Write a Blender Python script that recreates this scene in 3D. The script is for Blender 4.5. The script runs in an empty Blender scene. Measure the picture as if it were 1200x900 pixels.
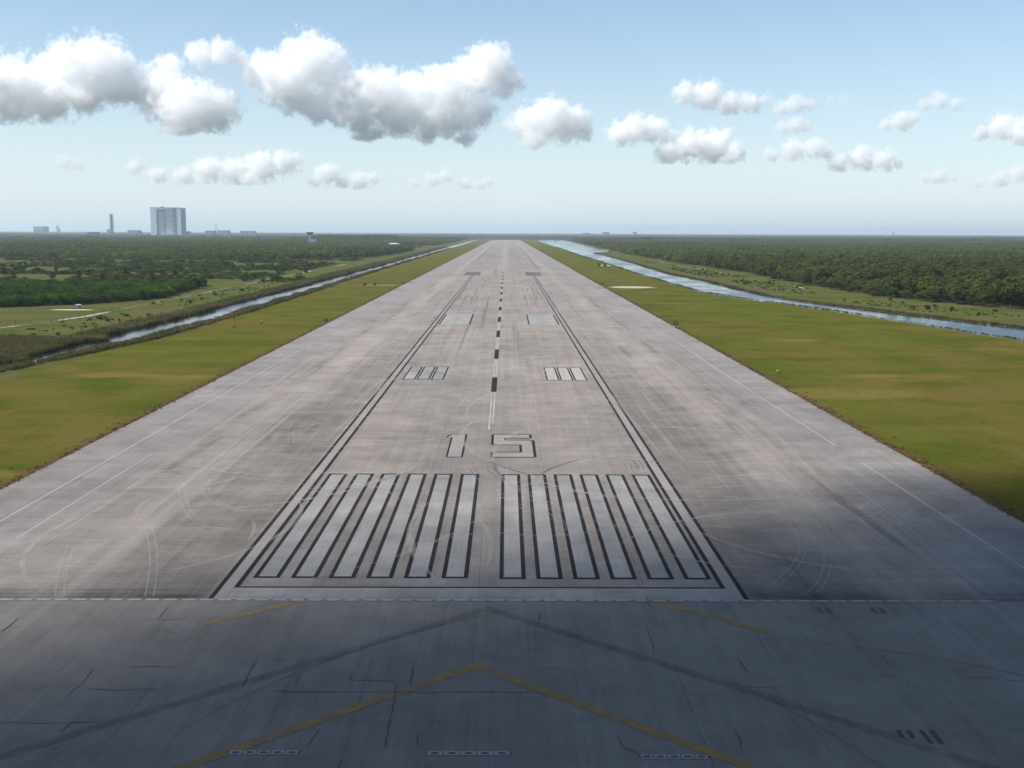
import bpy, math, random
import numpy as np
R = math.radians
rng = np.random.default_rng(7)
random.seed(7)
sc = bpy.context.scene
col = sc.collection

# ------------------------------------------------------------------ camera (metres: X right, Y along the runway)
F_PX, PITCH, YAW, ROLL, CX, CH = 1328.74, .132856, .0055897, .0038849, 2.4517, 32.316
_cy, _sy, _cp, _sp = math.cos(YAW), math.sin(YAW), math.cos(PITCH), math.sin(PITCH)
Fv = np.array([_sy*_cp, _cy*_cp, -_sp]); Rv = np.array([_cy, -_sy, 0.]); Uv = np.cross(Rv, Fv)
_c, _s = math.cos(ROLL), math.sin(ROLL)
R2 = _c*Rv + _s*Uv; U2 = -_s*Rv + _c*Uv
from mathutils import Matrix, Vector
cam_d = bpy.data.cameras.new('camera'); cam = bpy.data.objects.new('camera', cam_d); col.objects.link(cam)
m = Matrix(((R2[0], U2[0], -Fv[0], CX), (R2[1], U2[1], -Fv[1], 0), (R2[2], U2[2], -Fv[2], CH), (0, 0, 0, 1)))
cam.matrix_world = m
cam_d.sensor_width = 36; cam_d.lens = F_PX/1200*36
cam_d.clip_start = .5; cam_d.clip_end = 80000
sc.camera = cam
def ray(px, py):
    d = Fv*F_PX + R2*(px-600) + U2*(450-py)
    return d/np.linalg.norm(d)
def gnd(px, py, z=0.):
    d = ray(px, py); t = (z-CH)/d[2]
    return float(CX+d[0]*t), float(d[1]*t)
def at_y(px, py, Y):
    d = ray(px, py); t = Y/d[1]
    return float(CX+d[0]*t), float(CH+d[2]*t)

# ------------------------------------------------------------------ helpers
def tag(o, label=None, cat=None, group=None, kind=None):
    if label: o['label'] = label
    if cat: o['category'] = cat
    if group: o['group'] = group
    if kind: o['kind'] = kind
    return o
def empty(name, loc=(0, 0, 0), rz=0.):
    o = bpy.data.objects.new(name, None); col.objects.link(o); o.location = loc; o.rotation_euler = (0, 0, rz)
    o.empty_display_size = .5
    return o
class MB:
    def __init__(s): s.v = []; s.f = []; s.n = 0
    def add(s, v, f):
        v = np.asarray(v, float).reshape(-1, 3); s.v.append(v); s.f += [tuple(i+s.n for i in q) for q in f]; s.n += len(v); return s
    def box(s, c, d, rz=0., taper=1.):
        x, y, z = [k/2 for k in d]
        P = np.array([(-x, -y, -z), (x, -y, -z), (x, y, -z), (-x, y, -z), (-x*taper, -y*taper, z), (x*taper, -y*taper, z), (x*taper, y*taper, z), (-x*taper, y*taper, z)])
        a, b = math.cos(rz), math.sin(rz)
        P = np.stack([P[:, 0]*a-P[:, 1]*b, P[:, 0]*b+P[:, 1]*a, P[:, 2]], 1)+np.array(c)
        return s.add(P, [(0, 3, 2, 1), (4, 5, 6, 7), (0, 1, 5, 4), (1, 2, 6, 5), (2, 3, 7, 6), (3, 0, 4, 7)])
    def tube(s, pts, rad, n=8, cap=True):
        pts = [np.array(p, float) for p in pts]
        rad = list(rad) if hasattr(rad, '__len__') else [rad]*len(pts)
        V = []
        for i, p in enumerate(pts):
            t = pts[min(i+1, len(pts)-1)]-pts[max(i-1, 0)]; t /= max(np.linalg.norm(t), 1e-9)
            a = np.cross(t, (0, 0, 1.) if abs(t[2]) < .9 else (1., 0, 0)); a /= np.linalg.norm(a); b = np.cross(t, a)
            for k in range(n):
                th = 2*math.pi*k/n; V.append(p+rad[i]*(a*math.cos(th)+b*math.sin(th)))
        F = [(i*n+k, i*n+(k+1) % n, (i+1)*n+(k+1) % n, (i+1)*n+k) for i in range(len(pts)-1) for k in range(n)]
        if cap: F += [tuple(range(n-1, -1, -1)), tuple((len(pts)-1)*n+k for k in range(n))]
        return s.add(V, F)
    def poly(s, pts, z):
        return s.add([(x, y, z) for x, y in pts], [tuple(range(len(pts)))])
    def rect(s, x0, x1, y0, y1, z):
        return s.poly([(x0, y0), (x1, y0), (x1, y1), (x0, y1)], z)
    def ribbon(s, pts, w, z):
        pts = [np.array(p, float) for p in pts]; V = []
        ws = w if hasattr(w, '__len__') else [w]*len(pts)
        for i, p in enumerate(pts):
            t = pts[min(i+1, len(pts)-1)]-pts[max(i-1, 0)]; t /= max(np.linalg.norm(t), 1e-9); nn = np.array((t[1], -t[0]))
            V += [(*(p+nn*ws[i]/2), z), (*(p-nn*ws[i]/2), z)]
        return s.add(V, [(2*i, 2*i+2, 2*i+3, 2*i+1) for i in range(len(pts)-1)])
    def mesh(s, name):
        me = bpy.data.meshes.new(name); me.from_pydata(np.concatenate(s.v).tolist() if s.v else [], [], s.f); me.update(); return me
    def build(s, name, mat, parent=None, smooth=False):
        me = s.mesh(name); o = bpy.data.objects.new(name, me); col.objects.link(o)
        if mat: me.materials.append(mat)
        if smooth: me.polygons.foreach_set('use_smooth', [True]*len(me.polygons))
        if parent: o.parent = parent
        return o

# ------------------------------------------------------------------ node helpers
class N:
    def __init__(s, nt): s.nt = nt; s.L = nt.links.new
    def node(s, t, **kw):
        n = s.nt.nodes.new(t)
        for k, v in kw.items(): setattr(n, k, v)
        return n
    def put(s, sock, v):
        if v is None: return
        if isinstance(v, bpy.types.NodeSocket): s.L(v, sock)
        else: sock.default_value = v
    def math(s, op, a, b=None, c=None, clamp=False):
        n = s.node('ShaderNodeMath', operation=op, use_clamp=clamp)
        for i, v in enumerate((a, b, c)): s.put(n.inputs[i], v)
        return n.outputs[0]
    def vmath(s, op, a, b=None):
        n = s.node('ShaderNodeVectorMath', operation=op); s.put(n.inputs[0], a); s.put(n.inputs[1], b)
        return n.outputs['Value'] if op in ('LENGTH', 'DISTANCE', 'DOT_PRODUCT') else n.outputs[0]
    def ramp(s, v, a, b, c=0., d=1., smooth=True):
        n = s.node('ShaderNodeMapRange', interpolation_type='SMOOTHSTEP' if smooth else 'LINEAR')
        for i, k in enumerate((v, a, b, c, d)): s.put(n.inputs[i], k)
        return n.outputs[0]
    def mix(s, fac, a, b, blend='MIX'):
        n = s.node('ShaderNodeMix', data_type='RGBA', blend_type=blend)
        s.put(n.inputs[0], fac)
        s.put(n.inputs[6], a if isinstance(a, bpy.types.NodeSocket) else (*a, 1)); s.put(n.inputs[7], b if isinstance(b, bpy.types.NodeSocket) else (*b, 1))
        return n.outputs[2]
    def noise(s, vec, scale=1., detail=3., rough=.55, stretch=None, off=None):
        if stretch is not None:
            vec = s.vmath('MULTIPLY', vec, stretch)
        if off is not None: vec = s.vmath('ADD', vec, off)
        n = s.node('ShaderNodeTexNoise'); s.put(n.inputs['Vector'], vec)
        n.inputs['Scale'].default_value = scale; n.inputs['Detail'].default_value = detail; n.inputs['Roughness'].default_value = rough
        return n.outputs['Fac'] if 'Fac' in n.outputs else n.outputs[0]
def new_mat(name, rough=.9, spec=.2):
    mt = bpy.data.materials.new(name); mt.use_nodes = True; nt = mt.node_tree
    b = nt.nodes['Principled BSDF']; b.inputs['Roughness'].default_value = rough; b.inputs['Specular IOR Level'].default_value = spec
    return mt, N(nt), b
def flat(name, c, rough=.7, var=.15, scale=.5, spec=.3, metal=0.):
    mt, n, b = new_mat(name, rough, spec); b.inputs['Metallic'].default_value = metal
    g = n.node('ShaderNodeNewGeometry').outputs['Position']
    f = n.noise(g, scale, 4)
    n.put(b.inputs['Base Color'], n.mix(n.ramp(f, .3, .7), tuple(k*(1-var) for k in c), tuple(min(1, k*(1+var)) for k in c)))
    return mt
def posxy(n):
    g = n.node('ShaderNodeNewGeometry').outputs['Position']
    s = n.node('ShaderNodeSeparateXYZ'); n.L(g, s.inputs[0])
    return g, s.outputs[0], s.outputs[1], s.outputs[2]

# ------------------------------------------------------------------ pavement materials
def streaks(n, g, x, y):
    long1 = n.noise(g, 1, 5, .6, (.9, .012, 0))
    long2 = n.noise(g, 1, 4, .6, (5., .05, 0))
    cross = n.noise(g, 1, 4, .6, (.03, 1.6, 0), (0, 9, 0))
    blot = n.noise(g, 1, 5, .6, (.055, .02, 0), (40, 3, 0))
    fine = n.noise(g, 2.2, 5, .7)
    return long1, long2, cross, blot, fine
def joints(n, x, y, px, py, w=.09):
    a = n.math('PINGPONG', n.math('ADD', x, px*100), px/2); a = n.math('LESS_THAN', a, w)
    b = n.math('PINGPONG', y, py/2); b = n.math('LESS_THAN', b, w)
    return a, b
def vadd(n, base, terms):
    v = base
    for t, k in terms: v = n.math('ADD', v, n.math('MULTIPLY', n.math('SUBTRACT', t, .5), k))
    return v
def runway_mat():
    mt, n, b = new_mat('grooved_concrete', .85, .25)
    g, x, y, z = posxy(n); ax = n.math('ABSOLUTE', x)
    l1, l2, cr, bl, fi = streaks(n, g, x, y)
    v = vadd(n, 1., ((l1, .55), (l2, .28), (cr, .5), (bl, .8), (fi, .35)))
    sl = n.node('ShaderNodeTexWhiteNoise', noise_dimensions='2D'); cb_ = n.node('ShaderNodeCombineXYZ'); n.L(n.math('FLOOR', n.math('DIVIDE', x, 7.62)), cb_.inputs[0]); n.L(n.math('FLOOR', n.math('DIVIDE', y, 6.1)), cb_.inputs[1]); n.L(cb_.outputs[0], sl.inputs['Vector'])
    mot = n.noise(g, .16, 6, .72); v = vadd(n, v, ((sl.outputs['Value'], .10), (mot, 1.0), (n.noise(g, .035, 3, .6), .45)))
    # swirling scuffs left by manoeuvring aircraft
    vo = n.node('ShaderNodeTexVoronoi', feature='F1'); n.L(n.vmath('MULTIPLY', g, (.035, .022, 0)), vo.inputs['Vector']); vo.inputs['Scale'].default_value = 1
    ring = n.math('SINE', n.math('MULTIPLY', vo.outputs['Distance'], 42.)); ring2 = n.math('SINE', n.math('MULTIPLY', vo.outputs['Distance'], 97.))
    ring = n.ramp(n.math('ADD', ring, n.math('MULTIPLY', ring2, .6)), .8, 1.5)
    rmask = n.math('MULTIPLY', n.ramp(n.noise(g, 1, 3, .6, (.05, .03, 0), (7, 7, 0)), .5, .68), n.math('MULTIPLY', n.ramp(ax, 14., 26.), n.ramp(y, 320., 150.)))
    v = n.math('ADD', v, n.math('MULTIPLY', n.math('MULTIPLY', ring, rmask), .13))
    # slab joints
    a, bb = joints(n, x, y, 7.62, 6.1, .05)
    jm = n.ramp(n.noise(g, .12, 2), .4, .6)
    v = n.math('SUBTRACT', v, n.math('MULTIPLY', n.math('MULTIPLY', a, jm), .34))
    v = n.math('SUBTRACT', v, n.math('MULTIPLY', n.math('MULTIPLY', bb, jm), .15))
    # swept pale lane outside the side stripes and a dark wear lane at the edge of the concrete
    lane = n.math('MULTIPLY', n.ramp(n.math('ABSOLUTE', n.math('SUBTRACT', n.math('ADD', ax, n.math('MULTIPLY', bl, 9.)), 42.5)), 5.5, .5), .17)
    v = n.math('ADD', v, lane)
    dk = n.math('MULTIPLY', n.ramp(n.noise(g, 1, 5, .65, (.22, .028, 0), (0, 55, 0)), .5, .68), n.ramp(n.math('ABSOLUTE', n.math('SUBTRACT', ax, 42.5)), 5., 1.5))
    v = n.math('SUBTRACT', v, n.math('MULTIPLY', dk, .24))
    # rubber bands across the touchdown area further down
    rb = n.math('MULTIPLY', n.ramp(n.noise(g, 1, 3, .6, (.006, .012, 0), (3, 0, 0)), .5, .64), n.math('MULTIPLY', n.ramp(y, 900., 1250.), n.ramp(ax, 2., 9.)))
    rb = n.math('MULTIPLY', rb, n.ramp(ax, 40., 30.))
    v = n.math('SUBTRACT', v, n.math('MULTIPLY', rb, .27))
    # pale scrubbed scratches beside the centreline
    scn = n.ramp(n.noise(g, 1, 4, .7, (2.6, .09, 0), (11, 0, 0)), .6, .7)
    scm = n.math('MULTIPLY', n.ramp(ax, 11., 2.), n.math('MULTIPLY', n.ramp(y, 190., 330.), n.ramp(n.noise(g, 1, 2, .5, (.1, .02, 0)), .38, .55)))
    v = n.math('ADD', v, n.math('MULTIPLY', n.math('MULTIPLY', scn, scm), .65))
    v = n.math('ADD', v, n.math('MULTIPLY', n.math('MULTIPLY', n.ramp(ax, 7., 2.), n.ramp(y, 600., 1500.)), .12))
    v = n.math('MULTIPLY', v, n.ramp(n.math('ADD', y, n.math('MULTIPLY', mot, 90.)), 120., 430., .84, 1.02))  # darker tone painted toward the near end, imitating view-dependent backscatter
    v = n.math('SUBTRACT', v, n.math('MULTIPLY', n.math('MULTIPLY', n.ramp(ax, 23.9, 24.6), n.ramp(n.math('ADD', ax, n.math('MULTIPLY', l1, 10.)), 45., 36.)), n.ramp(y, 420., 220., 0., .15)))
    # rubber dust just beyond the joint
    v = n.math('SUBTRACT', v, n.math('MULTIPLY', n.ramp(n.math('ADD', y, n.math('MULTIPLY', cr, 3.)), 104., 98.5), n.math('MULTIPLY', n.ramp(ax, 22., 26.), .42)))
    tint = n.mix(n.ramp(n.noise(g, 1, 3, .5, (.04, .01, 0), (5, 5, 5)), .35, .65), (.216, .187, .161), (.200, .177, .156))
    # the shoulder beyond the 300 ft concrete is greyer
    sh = n.ramp(n.math('ADD', ax, n.math('MULTIPLY', bl, .8)), 45.9, 46.3)
    v = n.mix(sh, tint, (.200, .182, .166)), v
    hs = n.node('ShaderNodeVectorMath', operation='SCALE'); n.L(v[0], hs.inputs[0]); n.L(v[1], hs.inputs['Scale'])
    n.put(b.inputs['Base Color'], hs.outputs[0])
    return mt
def overrun_mat():
    mt, n, b = new_mat('overrun_pavement', .8, .3)
    g, x, y, z = posxy(n)
    l1, l2, cr, bl, fi = streaks(n, g, x, y)
    sk = n.vmath('ADD', g, None)
    v = vadd(n, 1., ((l1, .6), (l2, .35), (cr, .14), (bl, .8), (fi, .3), (n.noise(g, .14, 6, .7), .9), (n.noise(g, .04, 3, .6), .6), (n.noise(n.vmath('ADD', g, (0, 0, 0)), 1, 4, .6, (.5, .25, 0), (9, 9, 0)), .2)))
    a, bb = joints(n, x, y, 7.62, 15.2, .05)
    jm = n.ramp(n.noise(g, .15, 2), .4, .6)
    v = n.math('SUBTRACT', v, n.math('MULTIPLY', n.math('MULTIPLY', a, jm), .3))
    hs = n.node('ShaderNodeVectorMath', operation='SCALE'); hs.inputs[0].default_value = (.140, .126, .110); n.L(v, hs.inputs['Scale'])
    n.put(b.inputs['Base Color'], hs.outputs[0])
    return mt
def paint(name, c, wear=.4, base=(.21, .19, .175), lo=.42, hi=.62, stretch=(3.2, .06, 0), joint=True, k=.55):
    mt, n, b = new_mat(name, .95, .1)
    g, x, y, z = posxy(n)
    f = n.noise(g, 1, 5, .65, stretch); f2 = n.noise(g, .12, 4, .6); f3 = n.noise(g, 1, 4, .65, (7., .15, 0), (3, 3, 0))
    fac = n.math('MULTIPLY', n.ramp(n.math('ADD', n.math('MULTIPLY', f, .6), n.math('MULTIPLY', f2, .4)), lo, hi), wear)
    v = vadd(n, 1., ((f2, k), (f3, .3)))
    if joint:
        a, bb = joints(n, x, y, 7.62, 6.1, .07)
        v = n.math('SUBTRACT', v, n.math('MULTIPLY', bb, .22))
        sl = n.node('ShaderNodeTexWhiteNoise', noise_dimensions='2D'); cb_ = n.node('ShaderNodeCombineXYZ'); n.L(n.math('FLOOR', n.math('DIVIDE', x, 3.5)), cb_.inputs[0]); n.L(n.math('FLOOR', n.math('DIVIDE', y, 6.1)), cb_.inputs[1]); n.L(cb_.outputs[0], sl.inputs['Vector'])
        v = vadd(n, v, ((sl.outputs['Value'], .13),))
    hs = n.node('ShaderNodeVectorMath', operation='SCALE'); n.L(n.mix(fac, c, base), hs.inputs[0]); n.L(v, hs.inputs['Scale'])
    n.put(b.inputs['Base Color'], hs.outputs[0])
    return mt
def ghost(name, c, alpha, stretch=(.6, .6, 0)):
    """a thin translucent film of rubber or dust that lets the pavement show through"""
    mt, n, b = new_mat(name, .85, .2)
    g, x, y, z = posxy(n)
    f = n.noise(g, 1, 4, .65, stretch)
    b.inputs['Base Color'].default_value = (*c, 1)
    n.put(b.inputs['Alpha'], n.ramp(f, .3, .7, alpha*.45, alpha))
    return mt
M = {}
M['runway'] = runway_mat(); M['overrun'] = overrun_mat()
M['white'] = paint('worn_white_paint', (.218, .217, .208), .8, k=1.3)
M['bright'] = paint('fresh_white_paint', (.33, .315, .285), .55)
M['pale'] = paint('pale_grey_paint', (.25, .245, .232), .4, k=.25, base=(.22, .2, .185))
M['faded'] = paint('faded_grey_paint', (.225, .21, .193), .7, base=(.2, .18, .165), k=.5)
M['black'] = paint('black_paint', (.018, .016, .018), .2, base=(.05, .045, .045), joint=False)
M['dark_block'] = paint('dark_patch_paint', (.085, .075, .08), .6, base=(.17, .155, .155), joint=False)
M['yellow'] = paint('faded_yellow_paint', (.27, .165, .05), .75, base=(.13, .11, .08), lo=.35, hi=.6, stretch=(.7, .7, 0), joint=False)
M['line'] = paint('thin_white_line', (.33, .31, .285), .65, joint=False)
M['concrete'] = paint('pale_joint_concrete', (.27, .25, .23), .6, joint=False)
M['slot'] = flat('slot_concrete', (.10, .095, .09), .9)
M['crack'] = flat('crack_sealant', (.022, .022, .025), .6)
M['ghost_dark'] = ghost('rubber_film', (.035, .033, .033), .22)
M['ghost_faint'] = ghost('faint_rubber_film', (.07, .065, .065), .20)
M['ghost_light'] = ghost('pale_dust_film', (.44, .395, .35), .27, (.35, .35, 0))

Z0, Z1, Z2, Z3 = .06, .075, .09, .105
def structure(mb, name, mat, **k): return tag(mb.build(name, mat), kind='structure', **k)
YJ = 96.8
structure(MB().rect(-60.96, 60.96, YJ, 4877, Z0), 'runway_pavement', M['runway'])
structure(MB().rect(-60.96, 60.96, -260, YJ, Z0), 'overrun_pavement', M['overrun'])
# --- markings
w, bl, fd = MB(), MB(), MB()
def outlined(x0, x1, y0, y1, e=.40, ends=True, wm=None):
    (wm or w).rect(x0+e, x1-e, y0+.02, y1-.02, Z1)
    ya, yb = (y0-.42, y1+.5) if ends else (y0, y1)
    bl.rect(x0, x0+e, ya, yb, Z2); bl.rect(x1-e, x1, ya, yb, Z2)
    if ends: bl.rect(x0+e, x1-e, y0-.42, y0+.02, Z2); bl.rect(x0+e, x1-e, y1-.02, y1+.5, Z2)
for k in range(6):
    c = 3.15+3.49*k; outlined(c-1.24, c+1.24, 103.5, 149.)
    c = -2.3-3.54*k; outlined(c-1.24, c+1.24, 103.7, 149.2)
# threshold bar, side stripes
w.rect(-22.3, 22.6, 97.15, 100.3, Z1); bl.rect(-21.9, 22.2, 100.3, 100.62, Z2)
for s, o in ((-1, -23.85), (1, 24.15)):
    i = o-s*1.95
    x0, x1 = sorted((o, i)); fd.rect(x0+.43, x1-.43, 97.15, 868, Z1)
    bl.rect(x0, x0+.43, 97.15 if s < 0 else 100.3, 868, Z2); bl.rect(x1-.43, x1, 100.3 if s < 0 else 97.15, 868, Z2)
# number 15
def stroke(pts): w.poly(pts, Z1)
y0, y1 = 161.4, 179.8
fd.poly([(-5.95, y0), (-4.0, y0), (-4.0, y1), (-6.0, y1), (-6.75, y1-1.9), (-6.55, y1-2.6), (-5.95, y1-2.6)], Z1)
bl.rect(-6.2, -5.95, y0, y1-2.6, Z2); bl.rect(-4.0, -3.72, y0, y1, Z2); bl.poly([(-7.0, y1-2.6), (-6.7, y1-2.6), (-6.5, y1-1.), (-6.0, y1), (-6.4, y1), (-6.8, y1-1.)], Z2)
bl.rect(-5.95, -4., y0-.35, y0, Z2); bl.rect(-6.0, -4., y1, y1+.35, Z2)
fd.rect(.55, 6.3, 176.6, y1, Z1); fd.rect(.55, 2.4, 170.9, 176.6, Z1); fd.rect(2.4, 6.3, 170.9, 174.9, Z1); fd.rect(4.85, 6.6, 164.9, 170.9, Z1); fd.rect(.55, 6.6, y0, 164.9, Z1)
for a, b_, c, d in ((.27, .55, 170.9, y1), (6.3, 6.55, 176.6, y1), (2.3, 2.55, 174.7, 176.7), (4.6, 4.87, 164.9, 170.9), (6.6, 6.9, y0, 174.7), (.27, .55, y0, 164.9)): bl.rect(a-.06, b_+.05, c, d, Z2)
for a, b_, c in ((.55, 6.3, y1+.18), (2.55, 6.3, 176.5), (2.55, 6.6, 174.8), (.55, 4.6, 170.8), (.55, 4.6, 165.), (.55, 6.6, y0-.18)): bl.rect(a, b_, c-.17, c+.17, Z3)
br = MB()
for k in range(3):
    outlined(-20.4+3.15*k, -20.4+3.15*k+2.8, 248.5, 271.7, .3, True)
    outlined(11.5+3.1*k, 11.5+3.1*k+2.8, 248., 271.2, .3, True, br)
pl = MB()
for s in (-1, 1):
    x0, x1 = (-20.9, -10.7) if s < 0 else (10.9, 20.9)
    pl.rect(x0, (x0+x1)/2-.08, 400, 449, Z1); pl.rect((x0+x1)/2+.08, x1, 400, 449, Z1)
    bl.rect(x0-.45, x0, 400, 449, Z2); bl.rect(x1, x1+.45, 400, 449, Z2)
    for yy, L in ((552, 22), (640, 20), (735, 20)):
        for k in range(4 if yy < 600 else 3):
            xx = s*16+(k-1.5)*2.9
            bl.rect(xx, xx+.3, yy, yy+L, Z2); pl.rect(xx+.3, xx+1.0, yy, yy+L, Z1)
structure(fd, 'runway_side_stripes_and_number', M['faded'])
structure(w, 'runway_threshold_markings', M['white'])
structure(br, 'runway_touchdown_bar_markings', M['bright'])
structure(pl, 'runway_aiming_point_markings', M['pale'])
# centreline
cl, cb = MB(), MB()
for k in range(34):
    c = 240.7+60.96*k
    if k < 12: cb.rect(-.55, .55, c-11.5, c+11.5, Z2)
    if k < 26:
        cl.rect(-.46, -.12, c+13, c+48, Z1); cl.rect(.12, .46, c+13, c+48, Z1)
cl.rect(-.46, -.14, 184, 228, Z1); cl.rect(.14, .42, 190, 228, Z1)
structure(cl, 'runway_centreline', M['line'])
bl2 = cb
structure(bl, 'runway_marking_borders', M['black'])
structure(cb, 'runway_centreline_gaps', M['black'])
dk = MB()
for s in (-1, 1):
    for k in range(4): 
        x0 = s*23.8-6+3.05*k; dk.rect(x0, x0+2.9, 862, 934, Z2)
structure(dk, 'runway_dark_blocks', M['dark_block'])
# shoulder lines
ln = MB()
ln.rect(-54.2, -53.95, 100, 330, Z1); ln.rect(-49.3, -49.1, 116.8, 163, Z1); ln.rect(53., 53.3, 170.9, 700, Z1); ln.rect(53., 53.25, 100, 158, Z1); ln.rect(47.1, 47.2, 118, 165, Z1)
structure(ln, 'shoulder_lines', M['line'])
# yellow chevrons on the overrun and the blacked-out one between
ye, gd = MB(), MB()
def arm(mb, x0, y0, x1, y1, wd, z): mb.ribbon([(x0, y0), (x1, y1)], wd, z)
def chev(mb, ax_, ay, L, wd, z):
    h = wd*1.12
    for s in (-1, 1):
        mb.poly([(ax_, ay+h/2), (ax_, ay-h/2), (ax_+s*L, ay-h/2-L*.945), (ax_+s*L, ay+h/2-L*.945)][::s], z)
chev(ye, .25, 81.6, 44., 1.15, Z1)
for s, a in ((-1, [(-22.6, 90.5), (-15.0, 97.0)]), (1, [(15.6, 96.8), (23.8, 89.)])): ye.ribbon(a, .85, Z1)
structure(ye, 'overrun_chevron_markings', M['yellow'])
chev(gd, 1.0, 94.6, 55., 1.3, Z1+.005)
structure(gd, 'blacked_out_chevron_marking', M['ghost_dark'])
# joint band with its row of dark cut-outs
jb, jd = MB(), MB()
jb.rect(-60.9, 46., YJ-.22, YJ+.3, Z2)
for k in range(66):
    x = -58.5+1.6*k
    jd.rect(x, x+.42, YJ-.1, YJ+.16, Z3)
structure(jb, 'threshold_joint_band', M['concrete']); structure(jd, 'threshold_joint_slots', M['slot'])
# slotted repair patches near the bottom of the frame
sp, sd = MB(), MB()
for (a, b_, y) in ((268, 350, 883), (500, 598, 884), (750, 830, 888)):
    x0, Y = gnd(a, y); x1, _ = gnd(b_, y)
    sp.rect(x0, x1, Y-.28, Y+.28, Z1+.008); n5 = 5
    for k in range(n5):
        c = x0+(x1-x0)*(k+.5)/n5; sd.ribbon([(c-.26, Y), (c-.13, Y), (c+.13, Y), (c+.26, Y)], [.08, .24, .24, .08], Z2)
    for k in range(n5+1): c = x0+(x1-x0)*k/n5; sd.rect(c-.03, c+.03, Y-.28, Y+.28, Z2)
structure(sp, 'slotted_pavement_patches', M['concrete'])
# black double bars
for (a, y0_, b_, y1_) in ((1052, 857, 1058, 866), (1064, 857, 1070, 866), (1079, 857, 1092, 873), (1091, 857, 1104, 873), (958, 713, 964, 719), (968, 713, 974, 719), (1021, 714, 1027, 719), (1031, 714, 1037, 719)):
    p, q = gnd(a, y0_), gnd(b_, y1_); sd.ribbon([p, q], .32, Z2)
structure(sd, 'pavement_slots_and_bars', M['crack'])
# sealed cracks (traced on the ground)
ck = MB()
def crack(px, wd=.06, jit=.045):
    P = [np.array(gnd(*p)) for p in px]; out = []
    for a, b_ in zip(P[:-1], P[1:]):
        n_ = max(2, int(np.linalg.norm(b_-a)/.7))
        for i in range(n_): out.append(a+(b_-a)*i/n_+rng.normal(0, jit, 2)*(i > 0))
    out.append(P[-1]); ww = wd*rng.uniform(.5, 1.4, len(out)); ww[0] = ww[-1] = .02
    ck.ribbon(out, ww, Z2)
for c in ([(110, 784), (104, 792), (96, 803)], [(96, 803), (86, 809), (78, 820)], [(100, 808), (135, 810), (192, 808)], [(146, 782), (210, 783)], [(301, 774), (292, 790), (282, 808)],
          [(353, 787), (345, 806)], [(316, 811), (360, 812), (400, 812), (480, 812), (560, 812), (650, 813)], [(0, 848), (60, 849), (122, 847)], [(70, 860), (96, 840)], [(58, 882), (70, 877)], [(23, 724), (12, 734), (0, 743)],
          [(199, 710), (191, 719), (185, 726)], [(170, 727), (216, 727)], [(179, 738), (209, 744)], [(484, 780), (481, 806)], [(465, 803), (458, 840), (450, 880)], [(375, 855), (369, 864), (360, 877)],
          [(488, 862), (489, 876)], [(634, 716), (632, 728)], [(608, 762), (648, 763)], [(723, 863), (731, 878), (750, 884)], [(864, 771), (877, 790)], [(868, 806), (926, 807)], [(978, 791), (1000, 793)], [(1016, 792), (1056, 793)],
          [(1059, 739), (1079, 758)], [(1032, 768), (1045, 783)], [(1128, 795), (1176, 796)], [(861, 855), (868, 868), (869, 881)], [(800, 815), (834, 815)], [(1176, 856), (1200, 857)], [(758, 735), (768, 770)], [(630, 784), (675, 783)], [(412, 790), (410, 800)], [(240, 520), (268, 520)], [(345, 519), (388, 520)],
          [(411, 798), (470, 800)], [(1060, 799), (1067, 805)], [(1180, 799), (1200, 799)], [(758, 700), (760, 712)]):
    crack(c)
structure(ck, 'pavement_cracks', M['crack'])
# tyre tracks: pale arcs and dark skids
tl, td = MB(), MB()
def curve(px, n_=24):
    P = np.array([gnd(*p) for p in px]); t = np.linspace(0, 1, len(P)); T = np.linspace(0, 1, n_)
    if len(P) > 2:
        c = [np.polyfit(t, P[:, k], min(3, len(P)-1)) for k in (0, 1)]; return list(zip(np.polyval(c[0], T), np.polyval(c[1], T)))
    return [tuple(P[0]+(P[-1]-P[0])*q) for q in T]
for c in ([(543, 534), (552, 552), (570, 572), (600, 590), (640, 610)], [(555, 536), (580, 560), (615, 580), (645, 605), (655, 622)], [(585, 625), (650, 628), (700, 622), (745, 608), (765, 595)],
          [(555, 540), (600, 570), (660, 600), (735, 620)], [(724, 540), (733, 546), (731, 553)], [(737, 539), (746, 545), (746, 554)], [(634, 490), (655, 487), (668, 489)], [(339, 520), (341, 500), (355, 488), (375, 480)],
          [(345, 520), (352, 505), (370, 495), (400, 486)], [(700, 475), (720, 500), (722, 525)], [(505, 455), (512, 480), (520, 502)], [(480, 640), (540, 628), (600, 626)], [(400, 560), (430, 545), (470, 540)], [(540, 470), (548, 440)], [(605, 450), (607, 490)], [(545, 450), (540, 470)],
          [(950, 600), (965, 640), (960, 680), (930, 700)], [(905, 590), (930, 620), (935, 650), (900, 690)], [(240, 560), (250, 590), (290, 600), (310, 590)], [(210, 575), (225, 610), (265, 620)], [(870, 480), (880, 510), (910, 530), (900, 560)], [(80, 640), (70, 670), (65, 700)], [(160, 600), (175, 640), (170, 700)]):
    P = curve(c); tl.ribbon(P, .16, Z3); tl.ribbon([(a+.75, b_) for a, b_ in P], .14, Z3)
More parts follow.
